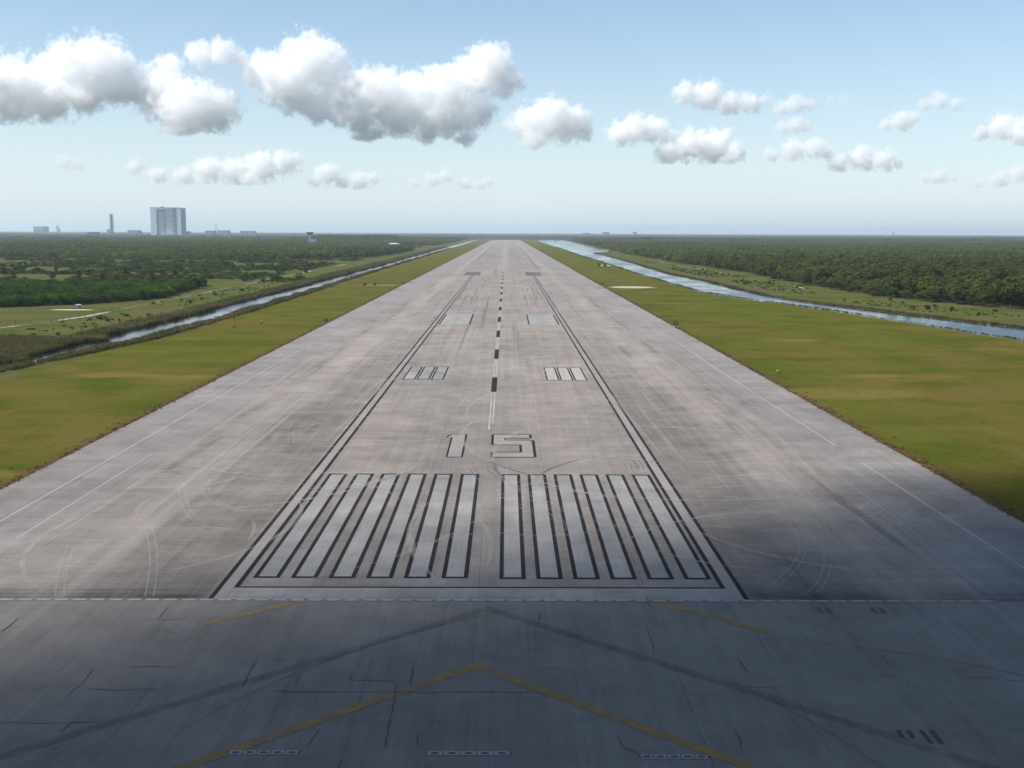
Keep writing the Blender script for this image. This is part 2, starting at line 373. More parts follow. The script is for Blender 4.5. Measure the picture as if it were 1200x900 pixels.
for _ in range(150):
    sd = rng.choice([-1, 1]); cx0, cy0 = sd*rng.uniform(24, 45), rng.uniform(98, 300)*1.; Rr = rng.uniform(9, 42); a0 = rng.uniform(0, 6.28); da = rng.uniform(.5, 1.7)
    pts = [(cx0+Rr*math.cos(a0+da*q/18), cy0+Rr*1.25*math.sin(a0+da*q/18)) for q in range(19)]
    pts = [p for p in pts if p[1] > 98 and abs(p[0]) < 47]
    if len(pts) < 6: continue
    ww = rng.uniform(.25, .8); n_ = len(pts); tl.ribbon(pts, [ww*math.sin(math.pi*(q+.3)/n_)+.03 for q in range(n_)], Z3+.001*(_ % 7))
for _ in range(70):
    x0 = rng.choice([-1, 1])*rng.uniform(25, 46); yb = rng.uniform(98, 420); L_ = rng.uniform(30, 130); dx = rng.normal(0, 1.6)
    tl.ribbon([(x0+dx*q/8, yb+L_*q/8) for q in range(9)], [rng.uniform(.3, .9)*math.sin(math.pi*(q+.2)/9) for q in range(9)], Z3+.008+.001*(_ % 5))
structure(tl, 'pale_tyre_tracks', M['ghost_light'])
for (xa, ya, xb, yb, ww) in ((-43.5, 150, -42.6, 178, 1.5), (-44.2, 195, -43.3, 215, 1.2), (-43.6, 262, -43.2, 292, 1.3), (-43.8, 350, -43, 390, 1.6), (-43.5, 470, -42.8, 540, 1.6), (-42.8, 640, -42, 730, 1.5),
                             (44, 112, 42.8, 158, 1.6), (43.5, 300, 43, 340, 1.8), (44, 380, 43, 440, 1.6), (43, 480, 43, 560, 1.4), (30.5, 930, 31.5, 1500, 3.2), (31.5, 1400, 33, 2600, 3.), (-32.5, 1100, -31, 1900, 2.4), (-31, 1500, -29, 3200, 3.)):
    td.ribbon([(xa, ya), ((xa+xb)/2, (ya+yb)/2), (xb, yb)], [ww*.3, ww, ww*.3], Z2)
for s in (-1, 1):
    td.rect(s*11-6, s*11+6, 1240, 1262, Z2); td.rect(s*14-8, s*14+8, 1500, 1540, Z2); td.rect(s*12-8, s*12+8, 2050, 2120, Z2)
for _ in range(90):
    x0 = rng.choice([-1, 1])*rng.uniform(3, 45); yb = rng.uniform(280, 1600); L_ = rng.uniform(20, 120)*(1+yb/500); w0 = rng.uniform(.3, 1.1)
    td.ribbon([(x0+rng.normal(0, .15), yb+L_*q/6) for q in range(7)], [w0*math.sin(math.pi*(q+.2)/7) for q in range(7)], Z2+.001*(_ % 9))
for _ in range(26):
    cx0, cy0 = rng.uniform(-45, 45), rng.uniform(45, 95); Rr = rng.uniform(25, 70); a0 = rng.uniform(0, 6.28)
    pts = [(cx0+Rr*math.cos(a0+.07*q), cy0+Rr*math.sin(a0+.07*q)) for q in range(16)]; pts = [p for p in pts if p[1] < 96.2]
    if len(pts) > 5: td.ribbon(pts, [.5*math.sin(math.pi*(q+.3)/len(pts)) for q in range(len(pts))], Z2+.011+.001*(_ % 5))
structure(td, 'rubber_skid_marks', M['ghost_faint'])

# ------------------------------------------------------------------ the land
Lnear = [(0, -119), (250, -119), (300, -112), (345, -107), (420, -105.5), (500, -105), (900, -107), (1900, -110), (4200, -119), (5200, -119)]
Lfar = [(0, -119.5), (250, -121), (300, -121), (338, -122), (352, -124), (420, -121.5), (900, -122), (1500, -124), (2100, -127), (4200, -129), (5200, -129)]
Rnear = [(0, 204), (250, 182), (354, 162), (373, 158), (408, 154), (433, 149), (472, 143.5), (508, 136), (549, 126.5), (601, 117), (627, 112), (700, 111.2), (905, 109), (1352, 110.7), (1758, 110.2), (2712, 117.7), (3917, 124.9), (5200, 138)]
Rfar = [(0, 235), (250, 215), (393, 183.5), (442, 172), (503, 157), (540, 147.6), (590, 139.2), (784, 139.2), (927, 134), (1260, 141), (1605, 145.3), (1800, 143), (1862, 146), (1930, 175), (2166, 203), (2468, 209), (2960, 210), (4238, 240), (5200, 252)]
RwoodL = [(0, 330), (400, 268), (492, 228), (506, 215), (543, 204.6), (590, 194.3), (655, 190.8), (813, 189.8), (934, 200), (1044, 193.4), (1365, 188.4), (1887, 188.6), (1960, 212), (2300, 222), (3000, 226), (4200, 252), (5200, 265)]
def ip(tab, y): return np.interp(y, [a for a, _ in tab], [b for _, b in tab])
WL = -.4
Ys = np.unique(np.concatenate([np.arange(-300, 300, 60), np.arange(300, 1000, 9), np.arange(1000, 2200, 30), np.arange(2200, 5000, 120), [5000, 5150, 5200, 5240, 5400, 6000, 8000, 12000, 20000, 32000]]))
rows = []
for Y in Ys:
    j = rng.normal(0, .45, 4)*(300 < Y < 2200)
    ln_, lf, rn, rf = ip(Lnear, Y)+j[0], ip(Lfar, Y)+j[1], ip(Rnear, Y)+j[2], ip(Rfar, Y)+j[3]
    dL = -1.3 if 240 < Y < 5200 else 0.; dR = -1.6 if Y < 5240 else 0.
    dL0 = dL
    rows.append([(-32000, 0), (-700, 0), (-157, 0), (lf-3.2, 0), (lf-.6, dL*.4), (lf+1.6, dL0), (ln_-1.6, dL0), (ln_+.6, dL*.4), (ln_+3.5, 0), (-60, 0), (0, 0), (60, 0), (rn-3, 0), (rn-.6, dR*.3), (rn+2.5, dR), (rf-2.5, dR), (rf+.6, dR*.3), (rf+3, 0), (300, 0), (900, 0), (32000, 0)])
g = MB(); V = []; nc = len(rows[0])
for Y, r in zip(Ys, rows): V += [(x, Y, z) for x, z in r]
Fc = [(i*nc+k, i*nc+k+1, (i+1)*nc+k+1, (i+1)*nc+k) for i in range(len(Ys)-1) for k in range(nc-1)]
g.add(V, Fc)
def ground_mat():
    mt, n, b = new_mat('grassland', 1., .0)
    P, x, y, z = posxy(n)
    big = n.noise(P, 1, 4, .6, (.014, .014, 0)); mid = n.noise(P, 1, 5, .62, (.04, .05, 0), (9, 2, 0)); fine = n.noise(P, .9, 6, .75); row = n.noise(P, 1, 3, .6, (.25, .01, 0)); tiny = n.noise(P, 5., 3, .7)
    # mown grass
    mow = n.mix(n.ramp(big, .40, .62), (.076, .084, .013), (.098, .080, .022))
    mow = n.mix(n.ramp(mid, .42, .68), mow, (.056, .066, .010))
    mow = n.mix(n.ramp(n.noise(P, 1, 4, .6, (.02, .045, 0), (77, 1, 0)), .56, .74), mow, (.14, .105, .03))
    # rough prairie
    rough = n.mix(n.ramp(mid, .38, .62), (.062, .078, .018), (.095, .082, .036))
    rough = n.mix(n.ramp(n.noise(P, 1, 5, .65, (.02, .03, 0), (3, 44, 0)), .5, .62), rough, (.045, .075, .012))
    rough = n.mix(n.ramp(n.noise(P, .11, 6, .75), .58, .72), rough, (.035, .045, .015))
    inm = n.math('MULTIPLY', n.ramp(x, -109, -103.5), n.ramp(n.math('SUBTRACT', x, n.math('MULTIPLY', n.noise(P, .05, 3), 3.)), 114, 108))
    far_right = n.ramp(x, 106, 112)
    near_can = n.math('MULTIPLY', far_right, n.ramp(n.math('ADD', n.math('MULTIPLY', y, .33), x), 325, 295))  # mown field widens toward the bend
    msk = n.math('MAXIMUM', inm, n.math('MULTIPLY', near_can, n.ramp(n.math('ADD', n.math('MULTIPLY', y, .18), x), 234, 226)))
    c = n.mix(msk, rough, mow)
    # forest floor
    ff = n.math('MAXIMUM', n.math('MULTIPLY', n.ramp(x, 190, 215), n.ramp(n.math('ADD', x, n.math('MULTIPLY', y, .35)), 385, 410)), n.math('MULTIPLY', n.ramp(x, -170, -200), n.ramp(y, 1320, 1420)))
    ff = n.math('MAXIMUM', ff, n.ramp(y, 5200, 5400))
    c = n.mix(ff, c, n.mix(n.ramp(mid, .4, .6), (.03, .042, .014), (.06, .06, .028)))
    # reddish worn verge next to the pavement
    ed = n.math('SUBTRACT', n.math('ABSOLUTE', x), n.math('MULTIPLY', n.noise(P, .35, 4, .7), 3.6))
    c = n.mix(n.math('MULTIPLY', n.ramp(ed, 62.4, 59.6), .9), c, (.095, .055, .030))
    # bare pinkish strip on the bank of the left canal
    c = n.mix(n.math('MULTIPLY', n.ramp(n.math('ABSOLUTE', n.math('ADD', x, 102.)), 1.0, .2), n.math('MULTIPLY', n.ramp(y, 335, 380), n.ramp(fine, .4, .6, .2, .7))), c, (.24, .16, .10))
    # sandy patches
    def patch(px, py, rx, ry, k=.95, cc=(.36, .33, .26)):
        nonlocal c
        X, Y = gnd(px, py)
        d = n.math('ADD', n.math('POWER', n.math('DIVIDE', n.math('SUBTRACT', x, X), rx), 2.), n.math('POWER', n.math('DIVIDE', n.math('SUBTRACT', y, Y), ry), 2.))
        d = n.math('ADD', d, n.math('MULTIPLY', n.math('SUBTRACT', n.noise(P, .22, 5, .7), .5), 1.4))
        c = n.mix(n.math('MULTIPLY', n.ramp(d, 1.15, .35), k), c, cc)
    patch(740, 336.6, 15, 15); patch(708, 311, 9, 26, .8); patch(85, 363, 10, 4., .9, (.42, .38, .32)); patch(445, 334.3, 13, 4, .6); patch(455, 288.6, 45, 60, .9, (.36, .33, .29))
    patch(985, 461, 20, 9., .5, (.16, .12, .035)); patch(268, 320, 5, 14, .9); patch(20, 394, 16, 1.2, .8); patch(5, 349.5, 8, 3, .6)
    # colour of bank mud
    c = n.mix(n.ramp(z, -.1, -.35), c, (.045, .035, .022))
    v = n.math('ADD', 1., n.math('MULTIPLY', n.math('SUBTRACT', fine, .5), n.ramp(y, 100, 900, 1.1, 1.2)))
    v = n.math('ADD', v, n.math('MULTIPLY', n.math('SUBTRACT', row, .5), .22)); v = n.math('ADD', v, n.math('MULTIPLY', n.math('SUBTRACT', tiny, .5), .9))
    hs = n.node('ShaderNodeVectorMath', operation='SCALE'); n.L(c, hs.inputs[0]); n.L(v, hs.inputs['Scale'])
    n.put(b.inputs['Base Color'], hs.outputs[0])
    bp = n.node('ShaderNodeBump'); bp.inputs['Strength'].default_value = .5; bp.inputs['Distance'].default_value = .25; n.L(fine, bp.inputs['Height']); n.L(bp.outputs[0], b.inputs['Normal'])
    return mt
structure(g, 'ground', ground_mat())
def water_mat():
    mt, n, b = new_mat('canal_water_surface', .06, .5)
    P, x, y, z = posxy(n)
    b.inputs['Base Color'].default_value = (.012, .018, .022, 1); b.inputs['IOR'].default_value = 1.33
    r = n.noise(P, 1, 4, .6, (.02, .012, 0)); n.put(b.inputs['Roughness'], n.ramp(r, .42, .62, .05, .22))
    h = n.noise(P, 1.1, 4, .6, (1., .6, 1)); bp = n.node('ShaderNodeBump'); n.put(bp.inputs['Strength'], n.ramp(r, .4, .62, .25, .8)); bp.inputs['Distance'].default_value = .10; n.L(h, bp.inputs['Height']); n.L(bp.outputs[0], b.inputs['Normal'])
    return mt
M['water'] = water_mat()
def water(name, A, B, y0_, y1_, pad):
    yy = np.linspace(y0_, y1_, 120); mb = MB(); V = []
    for Y in yy: V += [(ip(A, Y)-pad, Y, WL), (ip(B, Y)+pad, Y, WL)]
    mb.add(V, [(2*i, 2*i+1, 2*i+3, 2*i+2) for i in range(len(yy)-1)]); return structure(mb, name, M['water'])
water('left_canal_water', Lfar, Lnear, 245, 5190, 1.); water('right_canal_water', Rnear, Rfar, 0, 5230, 1.5)
# gravel road beyond the left canal
def gravel():
    mt, n, b = new_mat('pale_gravel', .95, .1)
    P, x, y, z = posxy(n)
    b.inputs['Base Color'].default_value = (.33, .30, .25, 1)
    f = n.math('ADD', n.math('MULTIPLY', n.noise(P, 1, 3, .6, (.05, .012, 0), (0, 5.2, 0)), .75), n.math('MULTIPLY', n.noise(P, .6, 4, .7), .25))
    n.put(b.inputs['Alpha'], n.ramp(f, .47, .60)); return mt
M['gravel'] = gravel()
rd = MB(); rd.ribbon([gnd(*p) for p in ((-60, 392), (0, 384.5), (50, 378), (100, 371), (150, 361), (220, 347), (262, 338.5), (310, 328.5), (350, 320.5), (383, 313.5), (405, 310))], 2.6, .05)
structure(rd, 'gravel_road', M['gravel'])
rd = MB(); rd.ribbon([gnd(*p) for p in ((1230, 338), (1200, 331), (1160, 326.5), (1110, 321), (955, 341.5), (930, 335), (900, 329), (870, 324.5), (835, 317.5), (795, 311), (770, 306))][4:], 2.4, .05)
structure(rd, 'gravel_track', M['gravel'])

# ------------------------------------------------------------------ vegetation
def leaf_mat(name, cols, rough=.7, trans=.38):
    mt, n, b = new_mat(name, rough, .15)
    P, x, y, z = posxy(n)
    r = n.node('ShaderNodeObjectInfo').outputs['Random']
    at = n.node('ShaderNodeAttribute', attribute_name='tint').outputs['Fac']
    reg = n.noise(P, 1, 3, .6, (.012, .008, 0))
    reg2 = n.noise(P, 1, 2, .6, (.055, .03, 0), (31, 7, 0)); t = n.math('ADD', n.math('ADD', n.math('MULTIPLY', r, .4), n.math('MULTIPLY', at, .6)), n.math('ADD', n.math('MULTIPLY', n.math('SUBTRACT', reg, .5), 1.6), n.math('MULTIPLY', n.math('SUBTRACT', reg2, .5), 1.3)))
    cr = n.node('ShaderNodeValToRGB'); n.L(t, cr.inputs[0]); e = cr.color_ramp.elements
    while len(e) < len(cols): e.new(.5)
    for i, c in enumerate(cols): e[i].position = i/(len(cols)-1); e[i].color = (*c, 1)
    f = n.noise(P, .8, 4, .7)
    hs = n.node('ShaderNodeVectorMath', operation='SCALE'); n.L(cr.outputs[0], hs.inputs[0]); n.L(n.ramp(f, .3, .7, .65, 1.35), hs.inputs['Scale'])
    n.put(b.inputs['Base Color'], hs.outputs[0]); b.inputs['Specular IOR Level'].default_value = .08
    tr = n.node('ShaderNodeBsdfTranslucent'); n.L(hs.outputs[0], tr.inputs[0]); mx = n.node('ShaderNodeMixShader'); mx.inputs[0].default_value = trans
    n.L(b.outputs[0], mx.inputs[1]); n.L(tr.outputs[0], mx.inputs[2]); n.L(mx.outputs[0], mt.node_tree.nodes['Material Output'].inputs[0])
    return mt
M['leaf'] = leaf_mat('woodland_leaves', [(.008, .015, .004), (.034, .060, .009), (.082, .100, .018), (.105, .082, .028), (.042, .088, .008), (.12, .165, .022)])
M['thicket'] = leaf_mat('thicket_leaves', [(.012, .028, .005), (.030, .068, .007), (.048, .104, .009), (.095, .125, .02)])
M['canopy'] = leaf_mat('far_canopy', [(.008, .014, .008), (.016, .026, .010), (.026, .032, .014), (.03, .03, .018)], 1., 0.)  # far_canopy: self-shadowing of the crowns put into a darker leaf colour
M['palmleaf'] = leaf_mat('palm_fronds', [(.014, .022, .010), (.022, .036, .014), (.03, .04, .018)])
M['reed'] = leaf_mat('reed_blades', [(.045, .05, .02), (.085, .085, .032), (.14, .10, .05), (.08, .10, .02), (.20, .15, .085)])
M['bark'] = flat('grey_bark', (.10, .08, .06), .9, .3, 2.)
def leaf_cloud(mb, tint, c, r, n_, size, tv, hemi=-.35):
    """small two-triangle leaf sprays spread through an ellipsoid shell"""
    c = np.array(c, float); r = np.array(r, float)
    for _ in range(n_):
        while True:
            d = rng.normal(size=3); d /= np.linalg.norm(d)
            if d[2] > hemi: break
        p = c+d*r*rng.uniform(.6, 1.05)
        nn = d+rng.normal(0, .55, 3); nn /= np.linalg.norm(nn)
        a = np.cross(nn, rng.normal(size=3)); a /= np.linalg.norm(a); b_ = np.cross(nn, a)
        s = size*rng.uniform(.55, 1.35); q = s*rng.uniform(.5, .9)
        mb.add([p-a*s, p-b_*q, p+a*s, p+b_*q+nn*.2*s], [(0, 1, 2, 3)])
        tint.append(min(1, max(0, tv+rng.normal(0, .12))))
def finish(mb, tint, name, mat):
    me = mb.mesh(name); me.materials.append(mat)
    at = me.attributes.new('tint', 'FLOAT', 'FACE'); at.data.foreach_set('value', tint); return me
def tree_meshes(k):
    h = [8.5, 7.2, 9.6, 6.6, 8., 10.5][k]; wd = [3.9, 3.6, 4.1, 3.4, 4.4, 3.7][k]
    mb = MB(); t = []; tk = MB(); nl = 11+k % 3*2
    top = []
    for i in range(nl):
        a = 2*math.pi*(i*.618+k*.17); rr = wd*math.sqrt((i+.4)/nl)*.74*rng.uniform(.8, 1.15); zz = h*(.84-.36*(rr/wd)**1.6)+rng.normal(0, .45)
        c = (rr*math.cos(a), rr*math.sin(a), zz); R_ = wd*rng.uniform(.27, .44)
        leaf_cloud(mb, t, c, (R_, R_, R_*rng.uniform(.6, .85)), 58, .42, rng.uniform(.1, .9), -.6); top.append(c)
    leaf_cloud(mb, t, (0, 0, h*.42), (wd*.72, wd*.72, h*.28), 130, .55, .2, -.8)
    tk.tube([(0, 0, -.4), (.1, .05, h*.2), (.15, 0, h*.4), (.1, .1, h*.7)], [.32, .24, .18, .07], 7)
    for c in top[::3]:
        tk.tube([(.1, .03, h*.27), (c[0]*.5, c[1]*.5, h*.5), (c[0]*.9, c[1]*.9, c[2]-.3)], [.14, .09, .03], 5)
    return finish(mb, t, 'crown', M['leaf']), tk.mesh('trunk')
TREES = [tree_meshes(k) for k in range(6)]
for c, t in TREES: t.materials.append(M['bark'])
def bush_meshes(k):
    mb = MB(); t = []; h = [3.2, 2.4, 4.2, 3.6][k]; tk = MB()
    for i in range(6+k):
        a = i*2.4; rr = h*.5*math.sqrt(i/(6+k)); leaf_cloud(mb, t, (rr*math.cos(a), rr*math.sin(a), h*rng.uniform(.38, .66)), (h*.34, h*.34, h*.33), 46, .30, rng.uniform(.1, .9), -.8)
        tk.tube([(0, 0, -.2), (rr*math.cos(a)*.6, rr*math.sin(a)*.6, h*.4)], [.07, .03], 5)
    return finish(mb, t, 'foliage', M['thicket']), tk.mesh('stem')
BUSH = [bush_meshes(k) for k in range(4)]
for c, t in BUSH: t.materials.append(M['bark'])
def palm_meshes(k):
    h = [3.6, 3.0, 4.6][k]; tk = MB(); tk.tube([(0, 0, -.3), (.1, 0, h*.4), (.2, .1, h-.8)], [.24, .19, .17], 8)
    mb = MB(); t = []
    for i in range(70):
        a = i*2.399; el = R(rng.uniform(-55, 75)); L = rng.uniform(1.9, 2.7); d = np.array([math.cos(a)*math.cos(el), math.sin(a)*math.cos(el), math.sin(el)]); s = np.cross(d, (0, 0, 1)); s /= np.linalg.norm(s)
        o = np.array([.2, .1, h-.8]); p1 = o+d*L*.45; e = o+d*L+np.array([0, 0, -.35*L*(1-abs(math.sin(el)))])
        for j in range(5):
            th = (j-2)*.33; tip = p1+(e-p1)*math.cos(th)*1.05+s*L*.6*math.sin(th)
            wv = s*.16+np.array([0, 0, .03]); mb.add([p1-wv, p1+wv, tip+wv*.4, tip-wv*.4], [(0, 1, 2, 3)]); t.append(rng.uniform(0, 1))
        mb.add([o-s*.03, o+s*.03, p1+s*.05, p1-s*.05], [(0, 1, 2, 3)]); t.append(.2)
    return finish(mb, t, 'frond_crown', M['palmleaf']), tk.mesh('trunk')
PALM = [palm_meshes(k) for k in range(3)]
for c, t in PALM: t.materials.append(M['bark'])
def plant(name, meshes, parts, X, Y, s, rz, sz, label, cat, group, mats=None):
    r = empty(name, (X, Y, 0), rz); r.scale = (s, s, sz)
    tag(r, label, cat, group)
    for me, pn in zip(meshes, parts):
        o = bpy.data.objects.new(pn, me); col.objects.link(o); o.parent = r
    return r
def jgrid(x0, x1, y0, y1, sp, jit=.45):
    xs, ys = np.meshgrid(np.arange(x0, x1, sp), np.arange(y0, y1, sp)); P = np.stack([xs.ravel(), ys.ravel()], 1)
    return P+rng.uniform(-jit, jit, P.shape)*sp
def inview(P, m=.03): 
    a = P[:, 0]/np.maximum(P[:, 1], 1); return (a > -.4535-m) & (a < .4535+m)
def vn(P, s, seed=0):
    """cheap smooth value noise in numpy"""
    q = P*s+seed*17.3; i = np.floor(q).astype(int); f = q-i; f = f*f*(3-2*f)
    def h(a, b_): return np.modf(np.sin(a*127.1+b_*311.7+seed*7.)*43758.5453)[0] % 1.
    return (h(i[:, 0], i[:, 1])*(1-f[:, 0])+h(i[:, 0]+1, i[:, 1])*f[:, 0])*(1-f[:, 1])+(h(i[:, 0], i[:, 1]+1)*(1-f[:, 0])+h(i[:, 0]+1, i[:, 1]+1)*f[:, 0])*f[:, 1]
LwoodR = [(1280, -235), (1320, -228), (1390, -218), (1442, -176), (1672, -155), (2050, -165), (2291, -191), (2500, -235), (2780, -235), (2800, -172), (4200, -170), (5000, -170)]
def in_wood(P, m=0.):
    X, Y = P[:, 0], P[:, 1]
    r = (X > ip(RwoodL, Y)+m+3*(vn(P, .04, 1)-.5)) & (Y > 300)
    edge = 1330+170*(vn(P, .006, 3)-.5)+np.where(X < -500, 30, 0)
    l = (X < ip(LwoodR, Y)-m) & (Y > edge)
    l &= ~((X < -.083*Y) & (X > -.112*Y) & (Y > 2120) & (Y < 2800)) & ~((X < -.158*Y) & (X > -.180*Y) & (Y > 2650) & (Y < 3300))
    l &= ~((vn(P, .0035, 9) > .74) & (Y < 2600) & (X < -300))
    f = (Y > 5260+m)
    return r | l | f
def in_thick(P):
    X, Y = P[:, 0], P[:, 1]
    e = np.interp(Y, [440, 478, 495, 508, 549, 600, 680, 730], [-240, -214, -195, -181, -165, -170, -176, -200])
    return (X < e) & (Y < 690+90*(vn(P, .02, 5)-.5)) & (Y > 440)
# -- individual trees: the nearest 300 of the right-hand wood
P = jgrid(180, 560, 470, 1100, 6.3); P = P[in_wood(P) & inview(P)]; P = P[np.argsort(np.hypot(P[:, 0], P[:, 1]))]
near, rest = P[:300], P[300:]
front_edge = near[:, 0]-ip(RwoodL, near[:, 1])
G1 = 'trees at the edge of the wood right of the right-hand canal'
first = {}
for i, (X, Y) in enumerate(near):
    k = int(rng.integers(0, 6)); s = float(rng.uniform(.62, 1.3)); sz = s*float(rng.uniform(.75, 1.05))
    if front_edge[i] < 7: sz *= .72; s *= .85
    plant('broadleaf_tree', TREES[k], ('crown', 'trunk'), X, Y, s, float(rng.uniform(0, 6.28)), sz,
          'leafy broadleaf tree in the front rows of the dense wood beyond the right canal', 'tree', G1)
# -- palms and bushes of the prairie on the left
palms = [(165, 347), (128, 351), (16, 327), (62, 325), (93, 327), (92, 324), (121, 328), (137, 329), (179, 330), (212, 309), (205, 322), (40, 321), (45, 318), (66, 317), (241, 320), (87, 318), (30, 311), (160, 311), (161, 315), (76, 283), (222, 297), (168, 350), (85, 316), (24, 313), (190, 321), (104, 321), (5, 322), (148, 322), (118, 333), (230, 336)]
for i, (a, b_) in enumerate(palms):
    X, Y = gnd(a, b_+2.5); k = i % 3; s = float(rng.uniform(.85, 1.15))
    plant('cabbage_palm', PALM[k], ('frond_crown', 'trunk'), X, Y, s, float(rng.uniform(0, 6.28)), s, 'dark round-headed cabbage palm standing in the scrub left of the left canal', 'palm', 'cabbage palms scattered in the scrub left of the runway')
singles = [('large dark rounded bush alone beside the gravel road, with smaller bushes to its left', 332, 319.5, 2, 1.7), ('small dark bush at the far end of the pale gravel road stretch', 358.5, 319, 1, 1.), ('small dark bush at the near end of the pale gravel road stretch', 308.5, 330, 1, 1.), ('dark leafy bush standing alone in front of the wood edge, right of the scrub', 384, 305, 2, 1.1),
           ('low bush left of the pair on the thin pale line in the mown grass', 427.5, 334, 0, .55), ('low bush in the middle of the thin pale line in the mown grass', 439.5, 334, 0, .6), ('low dark bush on the gravel patch beside the right canal', 702, 311.5, 0, 1.1), ('second low dark bush on the gravel patch beside the right canal', 709, 312, 1, 1.1)]
for lb, a, b_, k, s in singles:
    X, Y = gnd(a, b_+1); plant('bush', BUSH[k], ('foliage', 'stem'), X, Y, s, float(rng.uniform(0, 6)), s, lb, 'bush', None)
P = jgrid(-420, -163, 745, 1330, 24, .5); P = P[inview(P) & (P[:, 0] < -168-(P[:, 1]-800)*.06) & (vn(P, .012, 4) > .42) & ~in_wood(P)]
P = P[rng.permutation(len(P))[:110]]
for X, Y in P:
    k = int(rng.integers(0, 4)); s = float(rng.uniform(.7, 1.7))
    plant('bush', BUSH[k], ('foliage', 'stem'), X, Y, s, float(rng.uniform(0, 6.28)), s*.9, 'rounded green bush on the open scrubland between thicket and far wood, left of the runway', 'bush', 'bushes dotted over the open scrubland on the left')
# -- masses (nobody could count them)
protos = {}
def proto(me):
    if me.name not in protos:
        protos[me.name] = bpy.data.objects.new(me.name+'_source', me)
    return protos[me.name]
def scatter(name, pts, rz, scl, idx, meshes, label=None, cat=None, zs=None):
    me = bpy.data.meshes.new(name); me.from_pydata([(float(a), float(b_), 0.) for a, b_ in pts] if len(pts[0]) == 2 else [tuple(map(float, p)) for p in pts], [], [])
    for an, ty, dat in (('rz', 'FLOAT', rz), ('idx', 'INT', idx)):
        at = me.attributes.new(an, ty, 'POINT'); at.data.foreach_set('value', np.asarray(dat, np.int32 if ty == 'INT' else np.float32))
    zs = scl if zs is None else zs
    at = me.attributes.new('scl', 'FLOAT_VECTOR', 'POINT'); at.data.foreach_set('vector', np.stack([scl, scl, zs], 1).astype(np.float32).ravel())
    o = bpy.data.objects.new(name, me); col.objects.link(o); tag(o, label, cat, kind='stuff')
    nt = bpy.data.node_groups.new(name+'_scatter', 'GeometryNodeTree')
    nt.interface.new_socket('Geometry', in_out='INPUT', socket_type='NodeSocketGeometry'); nt.interface.new_socket('Geometry', in_out='OUTPUT', socket_type='NodeSocketGeometry')
    A = nt.nodes.new; L = nt.links.new
    gi, go = A('NodeGroupInput'), A('NodeGroupOutput'); ip_ = A('GeometryNodeInstanceOnPoints'); jn = A('GeometryNodeJoinGeometry')
    for m_ in reversed(meshes):
        oi = A('GeometryNodeObjectInfo'); oi.transform_space = 'ORIGINAL'; oi.inputs['Object'].default_value = proto(m_); oi.inputs['As Instance'].default_value = True
        L(oi.outputs['Geometry'], jn.inputs[0])
    def attr(nm, ty):
        a = A('GeometryNodeInputNamedAttribute'); a.data_type = ty; a.inputs[0].default_value = nm; return a.outputs[0]
    cx = A('ShaderNodeCombineXYZ'); L(attr('rz', 'FLOAT'), cx.inputs[2])
    L(gi.outputs[0], ip_.inputs['Points']); L(jn.outputs[0], ip_.inputs['Instance']); ip_.inputs['Pick Instance'].default_value = True
    L(attr('idx', 'INT'), ip_.inputs['Instance Index']); L(cx.outputs[0], ip_.inputs['Rotation']); L(attr('scl', 'FLOAT_VECTOR'), ip_.inputs['Scale'])
    L(ip_.outputs[0], go.inputs[0])
    md = o.modifiers.new('scatter', 'NODES'); md.node_group = nt
    return o
U = rng.uniform
# woodland canopy: single crowns to 1100 m, then grove patches to 4300 m
n_ = len(rest)
scatter('woodland_canopy', rest, U(0, 6.28, n_), U(.6, 1.35, n_), rng.integers(0, 6, n_), [c for c, t in TREES])
T = jgrid(-520, -158, 440, 760, 3.1); T = T[in_thick(T) & inview(T)]; n_ = len(T)
fr = np.clip((T[:, 1]-470)/200, 0, 1)
scatter('thicket', T, U(0, 6.28, n_), U(.75, 1.5, n_), rng.integers(0, 4, n_), [c for c, t in BUSH], zs=U(.9, 1.45, n_))
def grove(k, spacing, size, nleaf, ls):
    mb = MB(); t = []
    for X, Y in jgrid(-size/2, size/2, -size/2, size/2, spacing, .4):
        h = rng.uniform(3.6, 10.5); w_ = spacing*rng.uniform(.4, .72)
        leaf_cloud(mb, t, (X, Y, h*.62), (w_, w_, h*.38), nleaf, ls, rng.uniform(0, 1), -.3)
    return finish(mb, t, f'grove_{k}', M['leaf'])
GR = [grove(k, 6.6, 40, 46, .95) for k in range(3)]
P = jgrid(-2100, 2100, 1085, 4300, 36, .15); P = P[in_wood(P, 14) & inview(P, .05)]; P = P[~((P[:, 0] > 0) & (P[:, 1] < 1110))]; n_ = len(P)
hz = 1+.35*(vn(P, .004, 6)-.4); tall = (P[:, 1] > 3300) & (P[:, 0] < -P[:, 1]*.100) & (P[:, 0] > -P[:, 1]*.168)
hz = np.where(tall & (P[:, 1] < 3800), 1.7+.9*vn(P, .012, 31), hz)
scatter('distant_woodland', P, U(0, 6.28, n_), U(.95, 1.1, n_), rng.integers(0, 3, n_), GR, zs=hz)
print('groves', n_, 'rest', len(rest), 'thicket', len(T))
# edge filler between grove patches and the canals
P = jgrid(-260, 330, 1090, 4000, 9); P = P[in_wood(P) & ~in_wood(P, 18)]; n_ = len(P)
scatter('woodland_fringe', P, U(0, 6.28, n_), U(.8, 1.2, n_), rng.integers(0, 6, n_), [c for c, t in TREES], zs=U(.7, 1., n_))
